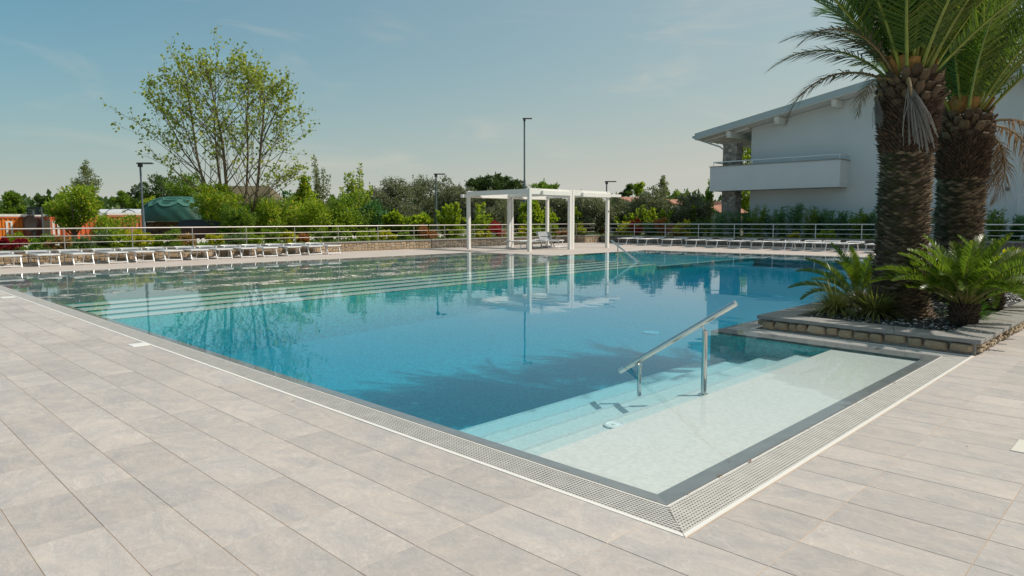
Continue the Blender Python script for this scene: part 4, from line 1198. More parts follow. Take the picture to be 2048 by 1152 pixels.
# ------------------------------------------------------------------ street lamps
def lamp(px, depth, row, label, r=.055, arm=.55):
    x, y = bearing(px, depth); zt = level(depth, row, px)
    t = thing('street_lamp', label, 'street lamp', (x, y, -.04), group='street lamps beyond the garden')
    m = MB(); m.tube([(0,0,0),(0,0,zt*.5),(0,0,zt*.52),(0,0,zt)], [r*1.15,r*1.15,r*.8,r*.75], 8); m.build('pole', M_lamp, t, smooth=True)
    hd = MB(); a = YAW-math.pi/2
    Mx = Matrix.Translation((0,0,zt-.02)) @ Matrix.Rotation(a, 4, 'Z')
    hd.cbox(-.12, -.11, 0, arm, .11, .055, .02, M=Mx); hd.cbox(-.075, -.075, -.14, .075, .075, 0, .01, M=Mx)
    h_ = hd.build('lamp_head', M_lamp_dark, t)
    m = MB(); m.box(.1, -.09, -.012, arm-.05, .09, -.001, M=Mx); m.build('lens', M_white, h_)
    return t
lamp(287, 31, 325, 'tall lamp post at the left, in front of the green tarpaulin shelter')
lamp(873.5, 41, 347, 'lamp post rising between the olive trees and the railing, left of the pergola')
lamp(1049.5, 46, 236, 'tallest lamp post, standing against the sky behind the pergola', .07, .5)
lamp(1213, 44, 362, 'lamp post behind the right end of the pergola', .055, .6)

# ------------------------------------------------------------------ white picket fence beyond the shrubs
fy = 32.2
fence = thing('picket_fence', 'low white picket fence seen between the shrubs behind the left railing', 'fence', (3, fy, 0))
pk = MB(); pk.cbox(-.055, -.012, .16, .055, .012, .66, .01); pk = pk.mesh('picket', M_white)
for i in range(112):
    link('picket', pk, fence, loc=(.1+i*.225, random.uniform(-.003,.003), random.uniform(-.01,.01)))
for z in (.26, .52):
    m = MB(); m.box(0, .014, z, 25.4, .045, z+.07); m.build('rail', M_white, fence)

# ------------------------------------------------------------------ yard beyond: containers, traffic mirror, shelters, houses
M_or1 = mat('orange container paint', (.72,.20,.018), .55, var=.2, scale=1.5)
M_or2 = mat('red orange container paint', (.60,.125,.04), .6, var=.22, scale=1.2)
M_maroon = mat('dark maroon paint', (.13,.045,.035), .6, var=.2, scale=2)
M_or3 = mat('faded orange paint', (.50,.17,.07), .7, var=.25, scale=1.6)
M_tan = mat('weathered tan timber', (.30,.215,.15), .9, var=.2, scale=3)
M_whitepaint = mat('white paint', (.75,.72,.68), .7, var=.1, scale=6)
def container(label, px0, px1, depth, row_top, paint, rot=0.0, frames=(), dark=None, base=-.04):
    x0, y0 = bearing(px0, depth); s1 = (px1-1024)/FPX*math.cos(PITCH); dx, dy = math.cos(YAW)+s1*math.sin(YAW), math.sin(YAW)-s1*math.cos(YAW)
    kx = y0/dy; x1, y1 = kx*dx, y0
    a, b_ = Vector((x0, y0)), Vector((x1, y1)); Ln = (b_-a).length; ang = math.atan2(b_.y-a.y, b_.x-a.x)
    zt = level(depth, row_top, px0)
    t = thing('shipping_container', label, 'container', (x0, y0, base), ang, group='shipping containers in the yard')
    Hc = zt-base
    m = MB()
    nc = int(Ln/.28); prof = []
    for i in range(nc):
        s = .12+i*(Ln-.24)/nc; d = (Ln-.24)/nc
        prof += [(s, 0.0), (s+d*.38, 0.0), (s+d*.5, .05), (s+d*.88, .05)]
    prof.append((Ln-.12, 0.0))
    vs = [(p, q, z) for z in (.14, Hc-.12) for p, q in prof]; k = len(prof)
    m.add(vs, [(i, i+1, k+i+1, k+i) for i in range(k-1)])
    m.build('side_panel', paint, t)
    m = MB(); m.box(0, -.03, 0, .12, .09, Hc-.12); m.box(Ln-.12, -.03, 0, Ln, .09, Hc-.12); m.box(.122, -.03, 0, Ln-.122, .09, .14); m.box(0, -.03, Hc-.118, Ln, .09, Hc)
    m.build('frame', dark or paint, t)
    m = MB(); m.box(.01, .092, .02, Ln-.01, 2.4, Hc-.01); m.build('body', paint, t)
    m = MB(); m.box(-.02, -.04, Hc+.003, Ln+.02, 2.42, Hc+.16); m.build('roof', M_whitepaint, t)
    for (f0, f1) in frames:
        m = MB(); s0, s1 = f0*Ln, f1*Ln; z0, z1 = Hc*.16, Hc*.84
        m.box(s0, -.012, z0, s0+.12, -.003, z1); m.box(s1-.12, -.012, z0, s1, -.003, z1); m.box(s0+.122, -.012, z1-.1, s1-.122, -.003, z1)
        m.build('painted_frame', M_whitepaint, t)
    return t
container('bright orange shipping container cut by the left edge', -60, 57, 44, 433, M_or1, frames=((.60, .72),), dark=M_or2)
container('dark maroon shipping container behind the round traffic mirror', 58, 84, 44.6, 433, M_maroon)
container('red orange shipping container behind the young maple, with white painted frame', 100, 212, 44.3, 433, M_or2, frames=((.04, .16),))
container('faded orange shipping container end beside the left lamp post', 216, 284, 46, 430, M_or3)
x, y = bearing(92, 44.2)
t = thing('timber_hoarding', 'weathered tan board hoarding between the maroon and the red containers', 'hoarding', (x, y, -.04), YAW-math.pi/2)
for k in range(4):
    m = MB(); m.box(-.26+k*.135, 0, 0, -.26+k*.135+.125, .05, 1.62+random.uniform(-.04,.04)); m.build('board', M_tan, t)
# traffic mirror with a dark sign board above it
x, y = bearing(67, 30.5)
t = thing('traffic_mirror', 'round traffic mirror on a blue grey pole before the orange containers', 'traffic mirror', (x, y, -.04), YAW-math.pi/2)
m = MB(); m.tube([(0,.03,0),(0,.03,1.98)], .045, 8); m.build('pole', M_lamp, t)
m = MB(); 
ringp = [(-.06+.30*math.cos(a), -.09, 1.42+.35*math.sin(a)) for a in np.linspace(0, 2*math.pi, 25)[:-1]]
m.add(ringp+[(-.06, -.05, 1.42)], [(i, (i+1) % 24, 24) for i in range(24)]); d_ = m.build('mirror_disc', mat('brown mirror back', (.20,.12,.095), .35, metal=.3), t)
m = MB(); m.tube(ringp+[ringp[0]], .022, 5, cap=False); m.build('rim', mat('dark rim', (.10,.05,.045), .6), d_)
x, y = bearing(70, 31.5)
t = thing('sign_board', 'small dark sign board with two pale bands standing above the round mirror', 'sign', (x, y, -.04), YAW-math.pi/2)
m = MB(); m.tube([(.32,.04,0),(.32,.04,2.16)], .03, 6); m.build('post', M_lamp, t)
m = MB(); m.box(-.32, -.02, 1.80, .30, .02, 2.15); bd = m.build('board', M_lamp_dark, t)
for z in (2.03, 1.90):
    m = MB(); m.box(-.26, -.025, z-.028, .12, -.0205, z+.028); m.build('band', mat('olive band', (.20,.20,.07), .7), bd)

# white polytunnel
x, y = bearing(246, 66)
t = thing('polytunnel', 'long white polytunnel behind the red containers', 'greenhouse', (x, y, -.04), YAW-math.pi/2)
M_poly = mat('milky film', (.60,.62,.64), .45, var=.06, scale=1)
m = MB(); kk = 10; hw = 4.2; zt = level(66, 415)
vs = [(xx, -2.2*math.cos(math.pi*i/kk)*-1*-1, .3+(zt-.3)*math.sin(math.pi*i/kk)**.8) for xx in (-hw, hw) for i in range(kk+1)]
m.add(vs, [(i, i+1, kk+2+i, kk+1+i) for i in range(kk)]); m.build('film', M_poly, t, smooth=True)
for s in np.linspace(-hw, hw, 6):
    m = MB(); m.tube([(s, -2.24*math.cos(math.pi*i/kk), .3+(zt-.27)*math.sin(math.pi*i/kk)**.8) for i in range(kk+1)], .035, 5); m.build('hoop', M_lamp, t)
for s in (-1.6, 1.6):
    m = MB(); m.tube([(s+1.2*math.cos(a), -2.0+.2*math.sin(a), .9+(zt-1.0)*math.sin(a)) for a in np.linspace(.3, math.pi-.3, 9)], .04, 5); m.build('brace', M_lamp, t)

# green tarpaulin shelter: bulging vault with scalloped tiers, rubble and timber below
x, y = bearing(362, 52)
t = thing('tarpaulin_shelter', 'dark green domed tarpaulin shelter behind the left lamp post', 'shelter', (x, y, -.04), YAW-math.pi/2)
M_tarp = mat('dark green tarpaulin', (.014,.085,.064), .6, var=.25, scale=1.2)
M_tarp2 = mat('pale green tarpaulin hem', (.055,.17,.135), .6, var=.2, scale=2)
zt = level(52, 391)+.04; ze = level(52, 441)+.04
hw, hd = 2.75, 2.3
def dome(u, v_, puff=0):   # u 0..1 round, v 0..1 up
    a = math.pi*(1+u); rr = math.cos(v_*math.pi/2)**.62
    return Vector((hw*rr*math.copysign(abs(math.cos(a))**.75, math.cos(a))*(1+puff), hd*rr*math.sin(a)*(1+puff), ze+(zt-ze)*math.sin(v_*math.pi/2)))
m = MB(); nu, nv = 48, 18; vs = []
for j in range(nv+1):
    for i in range(nu+1):
        u, v_ = i/nu, j/nv
        vs.append(dome(u, v_*.97, .012*math.sin(u*nu*1.3+j)))
back = [(p[0], -p[1]*.9, p[2]) for p in vs]
fs = [(j*(nu+1)+i, j*(nu+1)+i+1, (j+1)*(nu+1)+i+1, (j+1)*(nu+1)+i) for j in range(nv) for i in range(nu)]
m.add(vs, fs); m.add(back, fs); m.build('canopy', M_tarp, t, smooth=True)
for tier, (vb, vt) in enumerate(((.40, .66), (.62, .84))):
    cnt = 7-tier*2
    for s in range(cnt):
        m = MB(); vs = []; k = 8
        u0, u1 = s/cnt, (s+1)/cnt
        for i in range(k+1):
            u = u0+(u1-u0)*i/k; dip = math.sin(math.pi*i/k)
            vs += [dome(u, vb+(1-dip)*.13, .035), dome(u, vt, .015)]
        m.add(vs, [(2*i, 2*i+2, 2*i+3, 2*i+1) for i in range(k)]); m.build('scallop', M_tarp2, t, smooth=True)
m = MB()
for s in np.linspace(-hw*.95, hw*.95, 6): m.tube([(s, 0, 0), (s, 0, ze)], .05, 6)
m.build('frame_posts', M_lamp, t)
m = MB(); m.box(-hw*.9, -.2, 0, hw*.9, .6, ze-.02); m.build('rubble_wall', stone_wall_mat('rubble heap', (.10,.085,.07), (.34,.29,.24), 5), t)

# dark covered tank and the vehicle under the sparse tree
x, y = bearing(405, 40)
t = thing('covered_trailer', 'dark rounded covered trailer over a brown base, under the sparse tree', 'trailer', (x, y, -.04), YAW-math.pi/2)
m = MB(); sec = [(-1.15,.0),(-1.2,.18),(-1.08,.34),(-.7,.43),(.7,.43),(1.08,.34),(1.2,.18),(1.15,.0)]
zb = level(40, 452)+.04
vs = [(a, d, zb+z) for d in (-.5, .5) for a, z in sec]; k = len(sec)
m.add(vs, [(i, i+1, k+i+1, k+i) for i in range(k-1)]+[tuple(range(k-1,-1,-1)), tuple(range(k, 2*k)), (0, k, 2*k-1, k-1)]); m.build('cover', mat('blue black cover', (.018,.025,.045), .4), t)
m = MB(); m.cbox(-1.1, -.46, .42, 1.1, .46, zb-.003, .01); m.build('body', mat('brown slats', (.12,.055,.035), .8, var=.3, scale=8), t)
for sx in (-.7, .7):
    m = MB(); m.tube([(sx, -.5, .3), (sx, -.34, .3)], .3, 14); m.build('wheel', M_lamp_dark, t)

# tan thatched barn roof beyond, red roofed houses at the right
x, y = bearing(478, 78)
t = thing('barn', 'long low barn with an olive tan roof behind the sparse tree', 'barn', (x, y, -.04), YAW-math.pi/2)
z0, z1 = level(78, 404), level(78, 369)
m = MB(); m.box(-4.0, -2, 0, 4.4, 3, z0); m.build('wall', mat('barn wall', (.16,.13,.10), .9, var=.2), t)
m = MB(); m.add([(-4.6,-2.6,z0-.1),(4.8,-2.6,z0-.1),(3.4,.5,z1),(-2.2,.5,z1),(-4.6,3.6,z0-.1),(4.8,3.6,z0-.1)], [(0,1,2,3),(3,2,5,4),(1,5,2),(0,3,4)])
m.build('roof', mat('thatch', (.075,.075,.035), .95, c2=(.15,.12,.07), scale=.35, bump=.6, bscale=6), t)
def house(label, px, depth, wpx, row_e, row_r):
    x, y = bearing(px, depth); t = thing('red_roof_house', label, 'house', (x, y, -.04), YAW-math.pi/2+.25, group='red roofed houses')
    hw = wpx/2/1371*depth; ze, zr_ = level(depth, row_e), level(depth, row_r)
    m = MB(); m.box(-hw, -3, 0, hw, 3, ze); m.build('wall', mat('house wall', (.45,.38,.30), .9, var=.1), t)
    m = MB(); m.add([(-hw-.4,-3.5,ze-.05),(hw+.4,-3.5,ze-.05),(hw+.4,0,zr_),(-hw-.4,0,zr_),(-hw-.4,3.5,ze-.05),(hw+.4,3.5,ze-.05)], [(0,1,2,3),(3,2,5,4)]); m.build('roof', M_rooftile, t)
    for k in range(3):
        m = MB(); c = -hw*.6+k*hw*.6; m.box(c-.4, -3.02, ze-1.5, c+.4, -3.003, ze-.5); m.build('window', M_glass, t)
house('red roofed house behind the olive trees right of the pergola', 1258, 74, 44, 404, 394)
house('red roofed house farther right, behind the olive trees near the villa', 1350, 80, 30, 413, 399)
house('red roofed house just left of the villa column', 1428, 66, 46, 426, 403)
# ------------------------------------------------------------------ vegetation
def leaves_at(P, axis, size, wr, r, jit=.35):
    """diamond leaf faces at points P (n,3), roughly along axis (n,3); size (n,)"""
    n = len(P)
    a = axis+r.normal(0, jit, (n, 3)); a /= np.linalg.norm(a, axis=1)[:,None]+1e-9
    q = r.normal(0, 1, (n, 3)); b = np.cross(a, q); b /= np.linalg.norm(b, axis=1)[:,None]+1e-9
    s = size[:,None]
    V = np.stack([P, P+a*s*.5+b*s*wr*.5, P+a*s, P+a*s*.5-b*s*wr*.5], 1).reshape(-1, 3)
    F = np.arange(4*n).reshape(-1, 4)
    return V, F
LM = {}
def crown_blobs(r, shape, h0, h1, W, K, n, fill=.62):
    """points and outward axes of a crown made of K uneven leaf clumps inside an overall outline"""
    P = []; A = []
    cz, rz = (h0+h1)/2, (h1-h0)/2
    cl = []
    while len(cl) < K:
        d = r.normal(0, 1, 3); d /= np.linalg.norm(d)
        q = d*(r.uniform(.25, 1)**.5)
        z = q[2]
        if shape == 'cone': sc_ = (1-(z+1)/2)*.95+.08
        elif shape == 'umbrella': sc_ = 1.0 if z > -.2 else .5
        elif shape == 'column': sc_ = 1.0
        elif shape == 'vase': sc_ = .45+.55*(z+1)/2
        else: sc_ = 1.0
        cr_ = r.uniform(.18, .34)*min(W/2, rz*1.2)*(1 if shape != 'cone' else .4+.6*sc_)
        hx_ = (W/2-cr_*.7)
        cl.append((q[0]*hx_*sc_, q[1]*hx_*sc_, cz+z*(rz-cr_*.6), cr_))
    wts = np.array([c[3]**2 for c in cl]); wts /= wts.sum()
    for c, wt in zip(cl, wts):
        k = max(4, int(n*wt))
        d = r.normal(0, 1, (k, 3)); d /= np.linalg.norm(d, axis=1)[:,None]
        rr = c[3]*(r.uniform(0, 1, k)**(1-fill))*r.uniform(.75, 1.2, k)
        p = np.array(c[:3])+d*rr[:,None]*np.array([1, 1, .85])
        P.append(p); A.append(d*.7+np.array([0, 0, .35]))
    # whippy shoots breaking the outline
    for c in cl:
        for _ in range(3):
            d = np.array([c[0], c[1], 0])/(W/2+1e-6)+r.normal(0, .45, 3)+np.array([0, 0, .75]); d /= np.linalg.norm(d)
            ln = c[3]*r.uniform(.9, 1.7); k = max(3, int(n*.16/(len(cl)*3)*r.uniform(.6, 1.4)))
            u = r.uniform(.3, 1, k)
            P.append(np.array(c[:3])+d*(u*ln)[:,None]+r.normal(0, .07*c[3]+.015, (k, 3))); A.append(d*.5+r.normal(0, .6, (k, 3)))
    return np.concatenate(P), np.concatenate(A), cl
def shoots(r, n, h, spread, per, base=0.0, bend=.25, lo=.12):
    """upright whippy shoots with leaves along them"""
    P = []; A = []; lines = []
    for i in range(n):
        a = r.uniform(0, 6.28); ln = h*r.uniform(.55, 1.02); sp = spread*r.uniform(.1, 1)
        d = np.array([math.cos(a), math.sin(a), 0])
        t = np.linspace(0, 1, 6)
        line = [d*(base*.3+sp*tt**(1-bend*.6))+np.array([0, 0, ln*tt*(1-.18*sp/max(h,.1)*tt)]) for tt in t]
        lines.append(line)
        k = int(per*r.uniform(.7, 1.3)); u = r.uniform(lo, 1, k)
        pts = np.array(line)
        f = u*5; i0 = np.minimum(f.astype(int), 4); fr = (f-i0)[:,None]
        p = pts[i0]*(1-fr)+pts[i0+1]*fr
        ang = r.uniform(0, 6.28, k)
        p = p+np.stack([np.cos(ang), np.sin(ang), np.zeros(k)], 1)*(h*.035*r.uniform(0, 1.6, k)*(1.25-u))[:,None]
        P.append(p); A.append(np.stack([np.cos(ang), np.sin(ang), np.full(k, .55)], 1))
    return np.concatenate(P), np.concatenate(A), lines

def plant(name, label, cat, x, y, z, h, W, style, mt, n, leaf, seed, h0=0.0, K=18, wr=.55, trunk=.0, group=None, bark=None, part_name='crown', shape='round', lean=0.0, spread=None):
    r = np.random.default_rng(seed)
    t = thing(name, label, cat, (x, y, z), r.uniform(0, 6.28), group)
    tr = MB()
    if style == 'blobs':
        P, A, cl = crown_blobs(r, shape, h0, h, W, K, n)
        if trunk:
            top = h0+(h-h0)*.55
            ln = np.array([r.normal(0, .04)*h, r.normal(0, .04)*h, 0])
            tr.tube([(0,0,-.05), tuple(ln*.3+np.array([0,0,top*.4])), tuple(ln+np.array([0,0,top]))], [trunk*1.25, trunk*.9, trunk*.35], 7)
            idx = r.permutation(len(cl))[:min(9, len(cl))]
            for i in idx:
                c = np.array(cl[i][:3]); s = np.array([0,0,max(.1*h, h0*.9)])*r.uniform(.7, 1.0)+ln*.4
                mid = (s+c)/2+np.array([0,0,-.05*h])
                tr.tube([tuple(s), tuple(mid), tuple(c)], [trunk*.5, trunk*.3, trunk*.10], 5)
    else:
        P, A, lines = shoots(r, K, h, spread if spread is not None else W/2, n//K, base=W*.1)
        for l_ in lines: tr.tube([tuple(p) for p in l_], [max(.006, trunk*(1-.85*i/5)) for i in range(6)], 4)
    keep = P[:,2] > .02
    P, A = P[keep], A[keep]
    sz = leaf*r.uniform(.6, 1.35, len(P))
    V, F = leaves_at(P, A, sz, wr, r)
    link(part_name, np_mesh(part_name, V, F, mt), t)
    if tr.f: tr.build('trunk' if style == 'blobs' else 'stems', bark or M_bark, t)
    return t

G_maple = leafmat('maple leaves', (0.158,0.253,0.029), (0.299,0.400,0.043), (0.598,0.453,0.110), .56)
G_mid = leafmat('mid green leaves', (0.101,0.186,0.032), (0.189,0.286,0.049), (0.299,0.374,0.067), .56)
G_dark = leafmat('dark green leaves', (0.052,0.099,0.032), (0.095,0.157,0.046), (0.150,0.202,0.055), .38)
G_fresh = leafmat('fresh spring leaves', (0.164,0.253,0.022), (0.283,0.374,0.037), (0.408,0.440,0.061), .56)
G_lime = leafmat('lime leaves', (0.230,0.299,0.020), (0.368,0.414,0.030), (0.483,0.460,0.050), .56)
G_olive = leafmat('olive leaves', (0.104,0.128,0.076), (0.189,0.220,0.140), (0.305,0.329,0.232), .28, .5)
G_olive2 = leafmat('grey olive leaves', (0.122,0.140,0.091), (0.213,0.238,0.159), (0.329,0.348,0.256), .28, .5)
G_pine = leafmat('pine needles', (0.043,0.083,0.027), (0.079,0.128,0.037), (0.122,0.171,0.049), .25)
G_pale = leafmat('pale young leaves', (.12,.155,.07), (.20,.23,.11), (.26,.27,.15), .4)
G_sparse = leafmat('sparse plane leaves', (0.168,0.238,0.049), (0.308,0.365,0.073), (0.463,0.448,0.134), .56)
G_red = leafmat('red new leaves', (.26,.015,.018), (.42,.035,.03), (.50,.09,.06), .40, tcol=(1.4,.9,.9))
G_crim = leafmat('crimson leaves', (.16,.010,.022), (.34,.020,.04), (.45,.06,.07), .40, tcol=(1.4,.9,.9))
G_ochre = leafmat('ochre leaves', (.26,.15,.055), (.40,.26,.11), (.30,.26,.08), .35)
G_rust = leafmat('rusty leaves', (.28,.10,.04), (.40,.18,.08), (.22,.20,.06), .35)
G_laurel = leafmat('laurel leaves', (0.055,0.156,0.065), (0.109,0.247,0.101), (0.201,0.330,0.109), .30, .35)
G_yellow = leafmat('yellow green leaves', (0.337,0.351,0.024), (0.505,0.477,0.037), (0.210,0.281,0.037), .56)
G_strap = leafmat('strap leaves', (.07,.13,.05), (.13,.20,.08), (.22,.28,.12), .35)

# --- the tall sparse tree with five stems, built limb by limb
def sparse_tree(label, px, depth):
    x, y = bearing(px, depth); r = random.Random(6); rn = np.random.default_rng(5)
    t = thing('sparse_tree', label, 'tree', (x, y, -.04))
    lat = Vector((math.sin(YAW), -math.cos(YAW), 0)); dep = Vector((math.cos(YAW), math.sin(YAW), 0))
    k = depth/1371.0
    def W(zx, zy, d=0.0):      # offsets across and up, in metres
        return lat*((zx-632)/2.88*k) + Vector((0,0,.04+level(depth, 60+zy/2.88, 459))) + dep*d
    stems = [([(610,1150),(560,1040),(512,930),(480,740),(460,500),(448,330),(428,150)], -.3, .115), ([(620,1150),(600,1000),(570,820),(548,560),(553,400),(556,200)], .5, .09),
             ([(632,1150),(636,950),(631,660),(612,480),(600,350),(572,190)], -.6, .12), ([(645,1150),(690,1060),(728,930),(742,690),(738,500),(748,350),(745,225)], .4, .10),
             ([(655,1150),(740,1080),(792,990),(828,670),(850,500),(860,400),(832,270)], 0, .12), ([(660,1150),(755,1090),(800,960),(850,660),(930,500),(975,420),(1000,340)], -.5, .08),
             ([(600,1150),(540,1050),(490,850),(380,700),(300,520),(245,420),(195,370)], .3, .07)]
    tr = MB(); P = []; A = []
    cen = W(620, 600); RX, RZ = 450/2.88*k, 405/2.88*k
    def inside(p):
        q = p-cen; a = q.dot(lat)/RX; b = q.z/RZ; c = q.dot(dep)/(RX*.8)
        return a*a+(b*b if b > 0 else b*b*.75)+c*c
    def leafy(p, d, n, s):
        for _ in range(n):
            o = Vector((r.gauss(0,s), r.gauss(0,s), r.gauss(0,s)))
            P.append(tuple(p+o)); A.append((d.x*.5+r.gauss(0,.5), d.y*.5+r.gauss(0,.5), r.gauss(-.1,.5)))
    def twig(p, d, ln, rad, lev):
        pts = [p]; q = p.copy(); dd = d.copy(); ns = 4
        for i in range(ns):
            dd = (dd+Vector((r.gauss(0,.10), r.gauss(0,.10), .06+r.gauss(0,.06)))).normalized()
            q = q+dd*(ln/ns); pts.append(q.copy())
            if lev < 2 and i >= 1 or (lev == 1 and i >= 0):
                for _ in range(1 if r.random() < (.8 if lev else 1.0) else 0):
                    az = Vector((r.gauss(0,1), r.gauss(0,1), r.gauss(.15,.5))).normalized()
                    twig(q.copy(), (dd*.75+az*.65).normalized(), ln*r.uniform(.32,.5), rad*.5, lev+1)
            if lev >= 1 and r.random() < .28: leafy(q, dd, r.randint(1,3), .10)
        tr.tube(pts, [rad*(1-.75*i/ns) for i in range(ns+1)], 4 if lev else 5, cap=False)
        if lev == 2: leafy(q, dd, r.randint(1,3), .11)
        else: leafy(q, dd, r.randint(3,7), .15)
    for (pp, d0, rad) in stems:
        pts = [W(a, b, d0*(i/len(pp))*2.2) for i, (a, b) in enumerate(pp)]
        n = len(pts)
        tr.tube(pts, [rad*(1-.86*i/(n-1)) for i in range(n)], 7)
        tot = 17
        for b in range(tot):
            f = .20+.74*b/tot; fi = f*(n-1); i = int(fi); p = pts[i].lerp(pts[min(i+1,n-1)], fi-i); sd_ = (pts[min(i+1,n-1)]-pts[i]).normalized()
            az = r.uniform(0, 6.28); o = lat*math.cos(az)+dep*math.sin(az)*.8
            side = 1 if p.dot(lat) > cen.dot(lat) else -1
            o = (o+lat*(side*.35)).normalized()
            d = (sd_*.75+o*r.uniform(.55,.95)+Vector((0,0,.12))).normalized()
            ln = 0.3
            while ln < 4.4 and inside(p+d*(ln+.3)) < 1.0: ln += .25
            ln = max(.7, ln*r.uniform(.75,1.0))
            twig(p, d, ln, rad*.40*(1-.5*f), 0 if ln > 1.5 else 1)
        leafy(pts[-1], Vector((0,0,1)), 16, .2)
    tr.build('trunk', M_twig, t)
    P = np.array(P); A = np.array(A)
    V, F = leaves_at(P, A, .185*rn.uniform(.6,1.35,len(P)), .72, rn)
    link('crown', np_mesh('crown', V, F, G_sparse), t)
    return t
sparse_tree('tall sparse many-stemmed tree in thin new leaf, standing above the green shelter', 459, 42)

def tree_at(name, label, px, depth, row, wpx, style, mt, n, leaf, seed, base=-.04, **kw):
    x, y = bearing(px, depth); h = level(depth, row, px)-base; W = wpx/1371.0*depth
    if 'h0r' in kw: kw['h0'] = max(0, level(depth, kw.pop('h0r'), px)-base)
    cat = kw.pop('cat', 'tree')
    return plant(name, label, cat, x, y, base, h, W, style, mt, n, leaf, seed, **kw)
T = tree_at
T('maple_tree', 'young bright green maple with bronze tips in front of the red orange container', 147, 30, 368, 132, 'blobs', G_maple, 5200, .15, 1, shape='vase', K=34, h0r=462, trunk=.07)
T('broadleaf_tree', 'dense green tree at the far left edge above the orange container', 28, 66, 374, 66, 'blobs', G_mid, 4200, .22, 2, K=22, h0r=440, trunk=.12, shape='cone')
T('broadleaf_tree', 'dark green tree behind the sign board, left of the maple', 92, 70, 384, 40, 'blobs', G_dark, 2600, .22, 3, K=14, h0r=440, trunk=.12)
T('birch_tree', 'pale airy conical tree rising behind the maple', 178, 80, 320, 84, 'blobs', G_pale, 2400, .20, 4, K=60, shape='cone', h0r=415, trunk=.12)
T('round_bush', 'rounded vivid green bush in front of the faded orange container', 243, 34, 426, 104, 'blobs', G_fresh, 4200, .12, 5, K=26, cat='bush')
T('broadleaf_tree', 'far green tree above the white polytunnel, right of the birch', 247, 92, 376, 64, 'blobs', G_mid, 3000, .26, 6, K=20, h0r=425, trunk=.15, shape='cone')
T('broadleaf_tree', 'far blue green tree left of the lamp post top', 283, 98, 360, 56, 'blobs', G_dark, 2800, .28, 7, K=18, h0r=425, trunk=.15)
T('broadleaf_tree', 'far rounded tree above the left half of the green shelter', 325, 94, 346, 80, 'blobs', G_dark, 4200, .28, 8, K=26, h0r=425, trunk=.18)
T('broadleaf_tree', 'far rounded tree above the right half of the green shelter', 378, 90, 348, 84, 'blobs', G_mid, 4000, .28, 9, K=24, h0r=425, trunk=.18)
T('broadleaf_tree', 'lighter far tree just behind the lamp post and the green shelter', 303, 76, 392, 44, 'blobs', G_maple, 1600, .22, 10, K=12, h0r=435, trunk=.1)
T('leafy_bush', 'tall leafy bush wrapped round the foot of the sparse tree', 440, 40.5, 352, 104, 'blobs', G_maple, 8000, .15, 11, K=44, h0=.3, trunk=.06, cat='bush')
T('leafy_bush', 'dark leafy bush right of the foot of the sparse tree', 505, 44, 392, 108, 'blobs', G_mid, 7000, .16, 12, K=26, trunk=.05, cat='bush')
T('leafy_bush', 'loose green bush with pale tips left of the young poplars', 560, 42, 392, 130, 'blobs', G_maple, 8000, .15, 13, K=44, trunk=.05, cat='bush')
T('broadleaf_tree', 'bright green tree left of the young poplar pair', 612, 44, 352, 112, 'blobs', G_maple, 9000, .16, 14, K=48, h0=.3, trunk=.08, shape='cone')
T('young_poplar', 'thin pale poplar shoot rising behind the bright green tree', 643, 62, 312, 52, 'shoots', G_pale, 1900, .20, 15, K=9, trunk=.06)
T('young_poplar', 'young poplar with several upright leaders standing above the hedge', 712, 44, 303, 100, 'shoots', G_maple, 4600, .17, 16, K=13, trunk=.06)
T('leafy_bush', 'mid green bush below the young poplar with upright leaders', 700, 42.5, 385, 128, 'blobs', G_mid, 8000, .15, 17, K=44, trunk=.05, cat='bush')
T('leafy_bush', 'pale leaved bush right of the young poplar, before the olives', 752, 43, 398, 84, 'blobs', G_laurel, 5200, .14, 18, K=28, trunk=.05, cat='bush')
T('leafy_bush', 'low dense green bush behind the railing, right of the covered trailer', 470, 39, 408, 80, 'blobs', G_mid, 5200, .14, 19, K=30, trunk=.05, cat='bush')
T('leafy_bush', 'broad bright bush filling the gap below the thin pale poplar', 655, 41, 398, 120, 'blobs', G_fresh, 6500, .15, 20, K=38, trunk=.05, cat='bush')
T('leafy_bush', 'loose olive green bush between the sparse tree and the bright green tree', 585, 46, 378, 90, 'blobs', G_laurel, 5200, .16, 21, K=30, trunk=.06, cat='bush')
# olives
ol = [(795, 50, 352, 100, 'leftmost olive tree of the grey green row, beside the young poplar'), (858, 56, 350, 92, 'olive tree behind the lamp post left of the pergola'), (912, 52, 352, 84, 'olive tree just left of the pergola'),
      (975, 50, 378, 90, 'olive tree seen through the left half of the pergola'), (1040, 54, 382, 80, 'olive tree seen between the middle posts of the pergola'), (1110, 52, 392, 90, 'olive tree seen through the right half of the pergola'),
      (1178, 50, 386, 92, 'olive tree behind the right bay of the pergola'), (1240, 52, 388, 70, 'olive tree just right of the pergola'), (1300, 50, 373, 90, 'rounded olive tree midway between pergola and villa'), (1372, 48, 384, 90, 'olive tree nearest the villa, by its stone column')]
for i, (px, d, row, wp, lb) in enumerate(ol):
    T('olive_tree', lb, px, d, row, wp*1.12, 'blobs', G_olive if i % 3 else G_olive2, 11000, .17, 30+i, K=46, h0=.35, trunk=.12, wr=.40)
T('umbrella_pine', 'flat topped umbrella pine behind the pergola', 990, 76, 351, 132, 'blobs', G_pine, 13000, .24, 45, K=90, shape='umbrella', h0r=398, trunk=.2)
T('broadleaf_tree', 'small bright green tree right of the tallest lamp post, above the pergola roof', 1088, 72, 359, 62, 'blobs', G_mid, 3600, .2, 46, K=22, h0r=410, trunk=.12)
T('broadleaf_tree', 'small dark tree just right of the right lamp post', 1252, 84, 366, 34, 'blobs', G_dark, 1800, .24, 47, K=10, h0r=410, trunk=.12)
